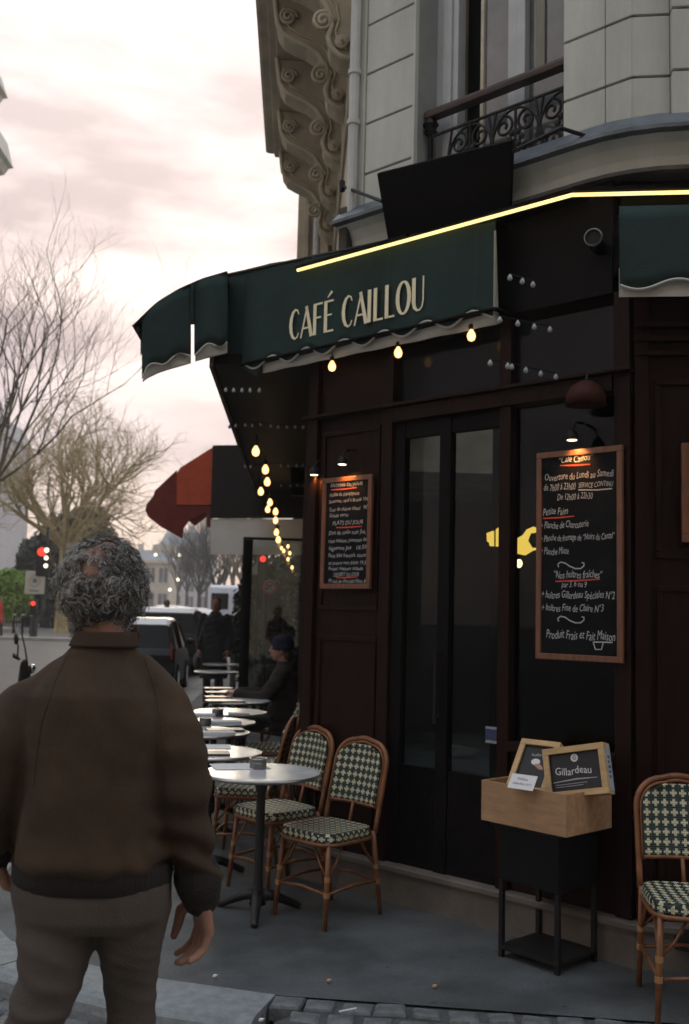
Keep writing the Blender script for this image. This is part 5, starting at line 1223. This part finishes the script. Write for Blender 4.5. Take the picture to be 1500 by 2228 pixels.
# ================================================================== VEHICLES
def make_car(loc, rz, label, paint, roofm, L=4.0, Wd=1.72, H=1.48, hatch=.25, group=None, lit=False, tall=0):
    """local: front towards +y, rear bumper at y=0"""
    t = empty('parked_car', loc, rz, label, 'car', group); hw = Wd/2; hb_ = .92+tall*.1
    side = [(0.05, .30), (.0, .50), (.03, .80), (.12, hb_), (L*.62, hb_+.0), (L*.93, .78), (L-.03, .62), (L, .42), (L-.08, .25), (L-.4, .22), (.4, .22)]
    def taper(z): return hw*(1-.06*max(0, (.6-z))-.05*max(0, z-.6))
    q = MB(); rings = []
    for f in (-1, -.93, -.5, 0, .5, .93, 1): rings.append([Vector((f*taper(z)*(1 if abs(f) < .99 else .985), y+(.05 if abs(f) > .9 and y < .2 else 0)-(.12*abs(f)**4 if y > L*.8 else 0), z)) for y, z in side])
    q.loft(rings); q.build('body', paint, t, smooth=False, bevel=.03)
    roof = [(.16, hb_-.02), (hatch+.12, H-.10), (hatch+.40, H), (L*.45, H+.01), (L*.58, H-.07), (L*.75, hb_-.02)]
    q = MB(); rr = []
    for f in (-1, -.9, 0, .9, 1): rr.append([Vector((f*(hw-.04-(z-hb_)*.26), y, z-(.03 if abs(f) == 1 else 0)*(z > hb_))) for y, z in roof])
    q.loft(rr); q.build('cabin', CARGL, t, bevel=.02)
    q = MB(); rf = []
    for f in (-1, -.9, 0, .9, 1): rf.append([Vector((f*(hw-.045-(z-hb_)*.25), y, z+.012-(.03 if abs(f) == 1 else 0))) for y, z in ((hatch+.08, H-.115), (hatch+.38, H), (L*.45, H+.012), (L*.57, H-.06))]+[Vector((f*(hw-.045-(z-hb_)*.25), y, z-.03-(.03 if abs(f) == 1 else 0))) for y, z in ((L*.57, H-.06), (L*.45, H+.012), (hatch+.38, H), (hatch+.12, H-.115))])
    q.loft(rf); q.build('roof', roofm, t, bevel=.008)
    for sg in (-1, 1):
        for ya, za, yb, zb in ((.14, hb_, hatch+.14, H-.1), (L*.40, hb_, L*.41, H-.05), (L*.75, hb_, L*.585, H-.08), (hatch+.75, hb_, hatch+.68, H-.05)):
            q = MB(); q.tube([(sg*(hw-.03), ya, za-.02), (sg*(hw-.045-(zb-hb_)*.26), yb, zb)], .035, 6); q.build('pillar', paint, t)
    for sg in (-1, 1):
        for y in (.72, L-.78):
            w = empty('wheel', (sg*(hw-.09), y, .31)); w.parent = t
            q = MB(); q.M = Matrix.Rotation(R(90), 4, 'Y'); q.lathe([(.18, -.10), (.29, -.10), (.31, -.06), (.31, .06), (.29, .10), (.18, .10)], (0, 0, 0), 20); q.build('tyre', RUBBER, w)
            q = MB(); q.M = Matrix.Rotation(R(90), 4, 'Y'); q.lathe([(.05, -.104), (.18, -.102), (.18, .102), (.05, .104)], (0, 0, 0), 12); q.build('rim', CHROME, w)
        q = MB(); q.box((sg*(hw-.02)-.035, -.01, .72), (sg*(hw-.10)-.035*0, .10, 1.0)); q.build('tail_light', RED_L, t, bevel=.02)
        q = MB(); q.ell((sg*(hw-.22), L-.10, .66), .14, .09, .09, 12, 8); q.build('headlight', HEADM if lit else CHROME, t, smooth=True)
        q = MB(); q.ell((sg*(hw+.09), L*.66, 1.0), .09, .06, .07, 10, 7); q.build('mirror', paint, t, smooth=True)
    q = MB(); q.box((-.26, -.022, .50), (.26, -.008, .61)); q.build('number_plate', PAPER, t)
    q = MB(); q.box((-hw+.06, -.045, .32), (hw-.06, .06, .47)); q.build('rear_bumper', RUBBER, t, bevel=.02)
    q = MB(); q.tube([(.0, .09, .86), (.0, .075, .86)], .06, 14); q.build('badge', CHROME, t)
    return t
CGR = 'cars parked along the kerb'
make_car((-3.08, 19.0, road_z(19)), .03, 'black hatchback with roof coloured pale as reflected sky parked nearest, directly behind the man', CARB, CARR, 3.6, 1.70, 1.46, .30, CGR)
make_car((-3.22, 24.6, road_z(24.6)), .03, 'taller black estate with roof coloured pale as reflected sky parked just ahead of the nearest hatchback', CARB, CARR, 4.3, 1.78, 1.62, .22, CGR, tall=1)
cs = make_car((-3.25, 31.5, road_z(31.5)), .02, 'silver car parked third in the kerb row, left of the standing woman', CARS, CARR, 4.0, 1.72, 1.48, .25, CGR)
for (x, y, lab) in ((-3.9, 38, 'silver car behind the third one in the kerb row'), (-4.6, 44, 'pale car farther up the street, left of the white van'), (-6.3, 51, 'small pale car far up the street, left of the row'), (-7.4, 58, 'farthest pale car in the traffic up the street')):
    place(cs, (x, y, road_z(y)), .02, lab, CGR)
make_car((-15.2, 60, road_z(60)), -1.25, 'dark blue grey car crossing behind the man, left of his neck', CARG, CARS, 4.2, 1.75, 1.45)
# white van
van = empty('white_van', (-2.95, 45, road_z(45)), 0, 'white panel van parked up the street above the woman in black', 'van')
q = MB(); q.loft([[Vector((x*(.96 if z > 2 else 1), y, z)) for y, z in ((0, .45), (.02, 1.5), (.12, 2.42), (.3, 2.52), (4.2, 2.52), (4.7, 1.4), (5.4, 1.05), (5.45, .45))] for x in (-1.0, -.9, 0, .9, 1.0)]); q.build('body', CARW, van, bevel=.05)
for sg in (-1, 1):
    q = MB(); q.box((sg*.12, -.015, 1.45), (sg*.86, .06, 2.15)); q.build('rear_window', GLASS_W, van, bevel=.01); q = MB(); q.box((sg*.90, -.02, .9), (sg*1.0, .08, 1.35)); q.build('tail_light', RED_L, van)
    for y in (.9, 4.4):
        q = MB(); q.M = Matrix.Translation((sg*.88, y, .34)) @ Matrix.Rotation(R(90), 4, 'Y'); q.lathe([(.08, -.1), (.34, -.1), (.34, .1), (.08, .1)], (0, 0, 0), 18); q.build('wheel', RUBBER, van)
q = MB(); q.box((-.95, -.06, .40), (.95, .03, .58)); q.build('rear_bumper', RUBBER, van)
# motor scooter at the left edge
sco = empty('motor_scooter', (-4.62, 13.4, road_z(13.4)), -1.3, 'black motor scooter with two round mirrors parked left of the man', 'scooter')
for y in (.0, 1.32):
    q = MB(); q.M = Matrix.Translation((0, y, .24)) @ Matrix.Rotation(R(90), 4, 'Y'); q.lathe([(.11, -.05), (.22, -.055), (.24, -.02), (.24, .02), (.22, .055), (.11, .05)], (0, 0, 0), 20); q.build('wheel', RUBBER, sco)
q = MB(); q.prism([(-.30, .45), (-.22, .72), (.05, .80), (.45, .76), (.55, .42), (.85, .30), (.98, .35), (1.02, .95), (1.10, 1.0), (1.2, .62), (1.1, .25), (.5, .20), (-.05, .30)], 'x', -.16, .16); q.build('body', CARB, sco, bevel=.05)
q = MB(); q.loft([[Vector((x, y, z)) for x in (-.15, .0, .15)]+[Vector((x, y, z+.07)) for x in (.13, 0, -.13)] for y, z in ((-.28, .76), (.0, .80), (.3, .78), (.52, .74))]); q.build('seat', mat('grey vinyl seat', (.22, .24, .26), .35, .2), sco, bevel=.02)
q = MB(); q.loft([[Vector((x*w, y, z)) for x in (-1, -.5, 0, .5, 1)]+[Vector((x*w, y+.02, z)) for x in (1, .5, 0, -.5, -1)] for y, z, w in ((1.10, .92, .20), (1.06, 1.12, .20), (1.0, 1.34, .15), (.97, 1.42, .08))]); q.build('windscreen', mat('smoked screen', (.02, .02, .024), .2, .1), sco)
q = MB(); q.tube([(-.34, .93, 1.03), (-.12, 1.0, .99), (.12, 1.0, .99), (.34, .93, 1.03)], .018, 7); q.build('handlebar', IRON, sco)
for sg in (-1, 1):
    q = MB(); q.tube([(sg*.24, .98, 1.0), (sg*.30, .98, 1.16), (sg*.36, .96, 1.22)], .009, 5); q.ell((sg*.40, .95, 1.25), .075, .03, .065, 12, 8); q.build('mirror', IRON, sco)
q = MB(); q.ell((0, 1.17, .86), .08, .05, .07, 12, 8); q.build('headlight', CHROME, sco, smooth=True)

# ================================================================== STREET FURNITURE
tl_ = empty('traffic_light', (atY(72, 1400, 44).x, 44, road_z(44)), 0, 'traffic light glowing red above a square white sign, left of the man', 'traffic light')
bx = Vector((tl_.location.x, 44, road_z(44))); T0 = Matrix.Translation(-bx)
def tlp(x, y, Y=44): return T0 @ atY(x, y, Y)
p = tlp(100, 1220); q = MB(); q.tube([(0, 0, 0), (0, 0, .9), (p.x*.9, 0, 1.2), (p.x, .1, 1.7), (p.x, .1, 4.8)], [.17, .15, .10, .07, .06], 10); q.build('pole', mat('dark green paint', (.018, .026, .024), .5, .2), tl_)
a, b = tlp(82, 1187), tlp(108, 1255); q = MB(); q.box((a.x, -.1, b.z), (b.x, .1, a.z)); q.build('signal_head', IRON, tl_, bevel=.03)
for nm, (x, y, r, m_) in {'red_lens': (93, 1201, .19, REDM), 'amber_lens': (93, 1222, .09, IRON), 'green_lens': (93, 1240, .09, IRON)}.items():
    c = tlp(x, y); q = MB(); q.tube([(c.x, -.13, c.z), (c.x, -.101, c.z)], r, 16); q.build(nm, m_, tl_)
c = tlp(75, 1313); q = MB(); q.tube([(c.x, -.20, c.z), (c.x, -.171, c.z)], .10, 14); q.build('repeater_lens', REDM, tl_); q = MB(); q.box((c.x-.13, -.17, c.z-.5), (c.x+.13, .1, c.z+.16)); q.build('repeater_head', IRON, tl_, bevel=.02)
a, b = tlp(57, 1242), tlp(97, 1293); q = MB(); q.box((a.x, -.06, b.z), (b.x, -.03, a.z)); q.build('sign_plate', mat('pale grey sign plate', (.46, .45, .40), .6, .1, 8), tl_, bevel=.01)
cx_, cz_ = (a.x+b.x)/2, a.z*.58+b.z*.42
q = MB(); q.tube([(cx_+.22*math.cos(k*math.pi/12), -.066, cz_+.22*math.sin(k*math.pi/12)) for k in range(24)], .035, 5, closed=True); q.build('sign_ring', mat('dull yellow ring', (.42, .36, .20), .6), tl_)
q = MB(); q.tube([(cx_, -.07, cz_), (cx_, -.061, cz_)], .10, 14); q.build('sign_dot', mat('blue sign dot', (.10, .15, .30), .6), tl_)
q = MB(); q.box((cx_-.2, -.066, b.z+.10), (cx_+.2, -.061, b.z+.17)); q.build('sign_caption', mat('sign caption grey', (.2, .2, .18), .6), tl_)
for x, y, r, lab in ((102, 1197, .10, 'white street lamp glow just right of the red traffic light'), (101, 1214, .09, 'white street lamp glow under the first, by the red traffic light'), (100, 1231, .09, 'lowest of three white lamp glows by the red traffic light')):
    o = MB().ell((0, 0, 0), r, r, r, 12, 8).build('street_lamp', WARMM, loc=atY(x, y, 43.4)); tag(o, lab, 'lamp', 'far lamp glows')
for x, y, lab in ((339, 1207, 'warm window lamp glowing on the far blue building, upper left'), (391, 1208, 'warm window lamp glowing on the far blue building, upper right'), (388, 1261, 'warm lamp glowing halfway down before the far blue building'), (370, 1283, 'lowest warm lamp glowing before the far blue building')):
    o = MB().ell((0, 0, 0), .16, .16, .16, 10, 7).build('street_lamp', WARMM, loc=atY(x, y, 100)); tag(o, lab, 'lamp', 'far lamp glows')
# road signs and a red light seen through the glass screen
def sign_post(px, py_base, Y, label): return empty('road_sign', (atY(px, py_base, Y).x, Y, road_z(Y)+.1), 0, label, 'road sign')
SIGNW = mat('faded white sign', (.42, .40, .38), .6, .1, 8); SIGNR = mat('faded red sign', (.36, .08, .06), .6, .15, 8)
Ys = 15.6
t = sign_post(586, 1330, Ys, 'round red ringed no turn sign seen through the glass screen'); T1 = Matrix.Translation(-Vector(t.location))
c = T1 @ atY(588, 1278, Ys); q = MB(); q.tube([(0, 0, 0), (0, 0, c.z+.2)], .03, 8); q.build('post', IRON, t)
q = MB(); q.tube([(c.x, -.05, c.z), (c.x, -.035, c.z)], .10, 24); q.build('sign_face', SIGNW, t)
q = MB(); q.tube([(c.x+.093*math.cos(k*math.pi/12), -.058, c.z+.093*math.sin(k*math.pi/12)) for k in range(24)], .024, 6, closed=True); q.tube([(c.x-.08, -.06, c.z+.08), (c.x+.08, -.06, c.z-.08)], .015, 5); q.build('red_ring', SIGNR, t)
q = MB(); ribbon(q, [(c.x-.05, c.z-.07, .025), (c.x-.04, c.z+.02, .025), (c.x+.03, c.z+.03, .025)], -.0545); q.build('arrow', IRON, t)
t = sign_post(562, 1330, Ys+1, 'red triangular warning sign seen through the glass screen'); T1 = Matrix.Translation(-Vector(t.location))
V3 = [T1 @ atY(x, y, Ys+1) for x, y in ((563, 1213), (540, 1251), (587, 1251))]
q = MB(); q.tube([(v.x, -.05, v.z) for v in V3], .028, 6, closed=True); q.build('red_border', SIGNR, t); q = MB(); q.prism([(v.x, v.z) for v in V3], 'y', -.045, -.03); q.build('sign_face', SIGNW, t); q = MB(); q.tube([(V3[0].x, 0, 0), (V3[0].x, 0, V3[0].z)], .03, 8); q.build('post', IRON, t)
t = empty('traffic_light', (atY(578, 1330, 16.2).x, 16.2, road_z(16.2)+.1), 0, 'small red traffic light seen through the glass screen', 'traffic light'); T1 = Matrix.Translation(-Vector(t.location))
c = T1 @ atY(573, 1217, 16.2); q = MB(); q.tube([(0, 0, 0), (0, 0, c.z-.1)], .05, 8); q.build('pole', IRON, t); q = MB(); q.box((c.x-.08, -.1, c.z-.40), (c.x+.08, .1, c.z+.09)); q.build('signal_head', IRON, t, bevel=.02)
q = MB(); q.tube([(c.x, -.13, c.z), (c.x, -.101, c.z)], .05, 14); q.build('red_lens', REDM, t)
# bollards at the far crossing
bm = None
for x, y, lab in ((30, 1378, 'grey street bollard at the far crossing, farthest left'), (48, 1380, 'grey street bollard second from the left at the far crossing'), (66, 1382, 'pale street bollard beside the traffic light pole')):
    p = atY(x, y, 50); b = empty('bollard', (p.x, 50, road_z(50)), 0, lab, 'bollard', 'bollards at the far crossing')
    MB().lathe([(.09, 0), (.08, .1), (.06, .2), (.06, 1.0), (.08, 1.05), (.07, 1.15), (.02, 1.22)], (0, 0, 0), 12).build('shaft', IRON, b); MB().lathe([(.065, .85), (.065, .95)], (0, 0, 0), 12).build('ring', SIGNW, b)
# fence and hedge at the left
fn_ = empty('low_fence', (atY(-20, 1335, 56).x, 56, road_z(56)), 0, 'dark fence below the green ivy at the left edge', 'fence'); x1 = atY(112, 1335, 56).x-fn_.location.x
n_ = 26
for k in range(n_):
    q = MB(); q.box((x1*k/n_+.01, -.02, .1), (x1*(k+1)/n_-.03, .02, 1.25)); q.build('fence_board', IRON, fn_)
q = MB(); q.box((0, .021, .35), (x1, .06, .45)); q.box((0, .021, 1.0), (x1, .06, 1.1)); q.build('fence_rail', IRON, fn_)

# ================================================================== TREES
def tube_np(V, F, pts, rads, n):
    b = len(V); up = None
    for k, p in enumerate(pts):
        t = (pts[min(k+1, len(pts)-1)]-pts[max(0, k-1)]).normalized(); A = t.orthogonal().normalized(); B = t.cross(A)
        for j in range(n): V.append(tuple(p+(A*math.cos(2*math.pi*j/n)+B*math.sin(2*math.pi*j/n))*rads[k]))
    for k in range(len(pts)-1):
        for j in range(n): F.append((b+k*n+j, b+k*n+(j+1) % n, b+k*n+n+(j+1) % n, b+k*n+n+j))
def bare_tree(loc, H_, trunk_h, r0, label, mt, seed, spread=.55, levels=5, kids=(4, 4, 4, 3, 3), L0=None, group='bare street trees', upb=.25, limbs=None, twig=None, lean=(0, 0)):
    rg = random.Random(seed); t = empty('bare_tree', loc, 0, label, 'tree', group); V, F = [], []
    top = Vector((lean[0], lean[1], trunk_h)); tp = [Vector((0, 0, -.1)), Vector((0, 0, .25)), Vector((0, 0, trunk_h*.5))+Vector((lean[0]*.4, lean[1]*.4, 0)), top]
    tube_np(V, F, tp, [r0*1.35, r0*1.05, r0*.9, r0*.8], 9)
    me = bpy.data.meshes.new('trunk'); me.from_pydata(V, [], F); me.materials.append(mt); link(me, 'trunk', t)
    V, F = [], []
    def grow(p, d, L, r, lv):
        n = 4; pts = [p]; dd = d.copy()
        for k in range(n):
            dd = (dd+Vector((rg.uniform(-1, 1), rg.uniform(-1, 1), rg.uniform(-.6, 1)))*.16+Vector((0, 0, upb*.12))).normalized(); pts.append(pts[-1]+dd*L/n)
        tube_np(V, F, pts, [r*(1-.45*k/n) for k in range(n+1)], 5 if lv < 2 else 3)
        if lv >= levels: return
        for j in range(kids[min(lv, len(kids)-1)]):
            f = rg.uniform(.35, 1.0) if j else 1.0; q_ = pts[min(n, int(f*n))]; ax = dd.cross(Vector((rg.uniform(-1, 1), rg.uniform(-1, 1), rg.uniform(-1, 1)))).normalized()
            nd = (Matrix.Rotation(rg.uniform(.25, .9)*spread*1.3, 3, ax) @ dd+Vector((0, 0, upb*.3))).normalized(); grow(q_, nd, L*rg.uniform(.55, .82), r*.55*(1-.3*(1-f)), lv+1)
    L0 = L0 or (H_-trunk_h)*.42
    if limbs:
        for d, L, r in limbs: grow(top-Vector((0, 0, r0)), Vector(d).normalized(), L, r, 1)
    else:
        nb_ = kids[0]+2
        for j in range(nb_):
            a = 2*math.pi*j/nb_+rg.uniform(-.3, .3); s_ = spread*rg.uniform(.5, 1.25); grow(top-Vector((0, 0, rg.uniform(0, .2)*trunk_h)), Vector((math.cos(a)*s_, math.sin(a)*s_, 1)).normalized(), L0*rg.uniform(.8, 1.15), r0*.5, 1)
    me = bpy.data.meshes.new('crown'); me.from_pydata(V, [], F); me.materials.append(mt); link(me, 'crown', t); return t
# big bare tree whose trunk stands left of the frame
bt = atY(-38, 1450, 24); bare_tree((bt.x, 24, road_z(24)), 11, 4.6, .20, 'tall thin branched bare tree rising at the left edge of the picture', BARK, 12, .7, 6, (4, 4, 3, 3, 3, 2), limbs=[((.30, 0, 1.0), 2.7, .042), ((.95, -.1, .95), 2.9, .044), ((1.1, .1, .62), 2.5, .036), ((-.3, .2, 1), 2.5, .06), ((.55, .3, 1.2), 2.6, .045), ((-.8, -.2, .8), 2.3, .07), ((.1, .3, 1.3), 2.8, .06)], upb=.18)
ct = atY(98, 1376, 52); bare_tree((ct.x+.8, 52, road_z(52)), 12.5, 4.6, .34, 'broad round bare tree behind the traffic light, its crown glowing yellow', BARK2, 31, .95, 6, (7, 4, 4, 4, 3, 3), L0=3.6, upb=.10)
far_t = [(432, 1340, 70, 7.5, 5), (468, 1335, 62, 8.5, 6), (505, 1335, 58, 9.5, 8), (405, 1338, 90, 8, 9), (385, 1340, 110, 8.5, 14), (486, 1338, 80, 11, 15), (524, 1338, 52, 10, 16), (448, 1338, 100, 11, 17)]
for k, (x, y, Y, h, sd) in enumerate(far_t):
    p = atY(x, y, Y); bare_tree((p.x, Y, road_z(Y)), h, h*.33, .15, ['slim bare street tree left of the white van, in haze', 'bare street tree behind the white van roof', 'bare tree with dark trunk right behind the white van', 'thin hazy bare tree before the far blue building', 'faintest bare tree far up the street before the blue building', 'tall bare tree whose crown shows through the red awning gap', 'bare tree nearest the glass screen post', 'tall hazy bare tree between the van and the red awning'][k], BARK3 if Y > 60 else BARK, sd, .55, 5, (5, 4, 3, 3, 3))
def leafy(nm, loc, size, n, leaf, mt, label, cat, seed, stem=None, lump=2.2):
    rg = random.Random(seed); t = empty(nm, loc, 0, label, cat); V, F = [], []; sx__, sy__, sz__ = size
    k = 0
    while k < n:
        u_ = Vector((rg.uniform(-1, 1), rg.uniform(-1, 1), rg.uniform(-1, 1)))
        if u_.length > 1+.28*mnoise.noise(u_*lump+Vector((seed, 0, 0))) or u_.length < .45: continue
        if mnoise.noise(u_*lump*1.7+Vector((0, seed, 0))) < -.25: continue
        c = Vector((u_.x*sx__, u_.y*sy__, sz__+u_.z*sz__)); a = Vector((rg.uniform(-1, 1), rg.uniform(-1, 1), rg.uniform(-1, 1))).normalized(); b = a.orthogonal().normalized(); s_ = leaf*rg.uniform(.6, 1.3); i = len(V)
        V += [tuple(c-a*s_), tuple(c+b*s_*.5), tuple(c+a*s_), tuple(c-b*s_*.5)]; F.append((i, i+1, i+2, i+3)); k += 1
    me = bpy.data.meshes.new('foliage'); me.from_pydata(V, [], F); me.materials.append(mt); link(me, 'foliage', t)
    MB().tube([(0, 0, -.1), (.05, 0, sz__*.7), (0, .1, sz__*1.2)], [.16, .12, .05], 8).build('trunk', BARK, t); return t
p = atY(128, 1340, 60); leafy('dark_shrub', (p.x, 60, road_z(60)), (1.9, 1.6, 3.3), 6500, .24, LEAF_D, 'dense dark evergreen mass behind the traffic light and the man’s head', 'shrub', 3)
p = atY(185, 1340, 62); leafy('dark_shrub', (p.x, 62, road_z(62)), (2.0, 1.6, 3.7), 6500, .24, LEAF_D, 'dark evergreen mass right behind the man’s curly hair', 'shrub', 8)
p = atY(72, 1340, 63); leafy('dark_shrub', (p.x, 63, road_z(63)), (1.3, 1.2, 2.7), 3600, .22, LEAF_D, 'smaller dark evergreen between the green ivy and the traffic light', 'shrub', 13)
p = atY(14, 1340, 54); leafy('ivy_bush', (p.x, 54, road_z(54)+.5), (1.25, .9, 1.35), 4200, .15, LEAF_G, 'bright green leafy bush above the fence at the left edge', 'shrub', 5)
# ================================================================== FAR BUILDINGS
def house(loc, w, d, h, floors, bays, label, wall, roofm, rz=0, roof_h=2.2, win=(1.0, 1.7)):
    t = empty('far_house', loc, rz, label, 'building'); q = MB(); q.box((-w/2, 0, -1), (w/2, d, h)); q.build('wall', wall, t)
    q = MB(); q.box((-w/2-.3, -.35, h), (w/2+.3, d, h+.35)); q.build('cornice', wall, t)
    q = MB(); q.loft([[Vector((-w/2, 0, h+.351)), Vector((w/2, 0, h+.351)), Vector((w/2, d, h+.351)), Vector((-w/2, d, h+.351))], [Vector((-w/2+.8, .9, h+roof_h)), Vector((w/2-.8, .9, h+roof_h)), Vector((w/2-.8, d, h+roof_h)), Vector((-w/2+.8, d, h+roof_h))]]); rf = q.build('roof', roofm, t)
    for k in range(3): q = MB(); x = -w/2+w*(k+.6)/3.2; q.box((x, 2, h+roof_h-.2), (x+.9, 2.8, h+roof_h+1.1)); q.build('chimney', wall, rf)
    fh = h/floors; me = None
    for f in range(floors):
        for b in range(bays):
            x = -w/2+w*(b+.5)/bays; z = fh*f+fh*.25
            if me is None:
                q = MB(); q.box((-win[0]/2, -.04, 0), (win[0]/2, .02, win[1])); me = q.mesh('window', WINB); q = MB()
                for a_, b_ in (((-win[0]/2-.1, -.08, -.12), (win[0]/2+.1, .0, -.001)), ((-.04, -.06, 0), (.04, -.041, win[1]))): q.box(a_, b_)
                me2 = q.mesh('frame', wall)
            o = link(me, 'window', t, (x, 0, z)); link(me2, 'frame', o)
    return t
p = atY(398, 1340, 150); house((p.x, 150, road_z(150)), 7.6, 10, 9.6, 4, 4, 'pale blue grey building closing the far end of the street', FACADE, SLATE_R)
p = atY(338, 1340, 120); house((p.x, 120, road_z(120)), 3.0, 8, 6.0, 2, 2, 'low cream building at the far end, left of the blue one', FACADE2, SLATE_R, roof_h=1.2)
p = atY(290, 1340, 175); house((p.x, 175, road_z(175)), 9, 10, 8.0, 3, 5, 'distant pale house half hidden by the man’s hair', FACADE2, SLATE_R)
p = atY(-18, 1340, 95); house((p.x-4.4, 95, road_z(95)), 8, 12, 17, 6, 4, 'tall pale grey apartment block behind the tree at the left edge', FACADE, SLATE_R)
# house on the left of the street whose cornices tip into the picture
lh = empty('corner_house', (-13.4, 41, road_z(41)), 0, 'cream apartment house whose cornices jut in at the top left edge', 'building'); T1 = Matrix.Translation((13.4, -41, -road_z(41)))
a, b = atY(18, 178, 41), atY(18, 214, 41)
q = MB(); q.M = T1; q.box((-28, 4, -1), (-13.3, 40.9, a.z)); q.build('wall', STONE, lh)
for (xt, yt, yb, Y) in ((18, 178, 214, 41), (30, 318, 366, 41)):
    a, b = atY(xt, yt, Y), atY(xt, yb, Y); q = MB(); q.M = T1
    q.prism([(-13.32, a.z+.25), (a.x-.25, a.z+.1), (b.x-.05, b.z+.12), (b.x, b.z), (b.x-.2, b.z-.05), (b.x-.35, b.z-.3), (-13.32, b.z-.5)], 'y', 4, 41); q.build('cornice', STONE, lh)
# unseen houses added across the side street: they keep low sky off the café front
house((2, -10.5, 0), 46, 10, 17, 5, 16, 'unseen stone apartment row added behind the photographer to shade the café', STONE_W, SLATE_R, math.pi, 3.5, (1.1, 2.0))
for k in range(4):
    p = atY((560, 592, 622, 648)[k], 1330, 17.6+.5*(k % 2)); leafy('potted_evergreen', (p.x, p.y, pav_z(p.y)), (.42, .40, 1.34+.08*k), 1500, .075, LEAF_D, ['leftmost dark evergreen behind the glass screen', 'second dark evergreen from the left behind the glass screen', 'third dark evergreen behind the glass screen', 'rightmost dark evergreen behind the glass screen, by the wall'][k], 'shrub', 40+k)

p = atY(672, 1154, 13.6); t = empty('terrace_speaker', p, 0, 'small black box lamp fixed beside the vinyl valance above the glass screen', 'speaker')
q = MB(); q.box((-.07, -.06, -.06), (.07, .06, .07)); q.build('housing', WOOD_B, t, bevel=.01); q = MB(); q.tube([(.02, -.02, -.061), (.02, -.02, -.07)], .025, 10); q.build('lens', SPOTM, t)
q = MB(); q.tube([(.0, .0, .07), (.0, .0, .25)], .012, 6); q.build('bracket', IRON, t)

# ------------------------------------------------------------------ evening haze in the street
hz = MB().box((-230, -45, -1.3), (230, 330, 29)).build('haze', []); tag(hz, kind='stuff'); hz.data.materials.clear()
HM = bpy.data.materials.new('pale street haze'); HM.use_nodes = True; ht = HM.node_tree; ht.nodes.clear(); ho = N(ht, 'ShaderNodeOutputMaterial'); hv_ = N(ht, 'ShaderNodeVolumePrincipled')
hv_.inputs['Color'].default_value = (.97, .95, .93, 1); hv_.inputs['Density'].default_value = .0016; hv_.inputs['Anisotropy'].default_value = .25; ht.links.new(hv_.outputs[0], ho.inputs['Volume']); hz.data.materials.append(HM)
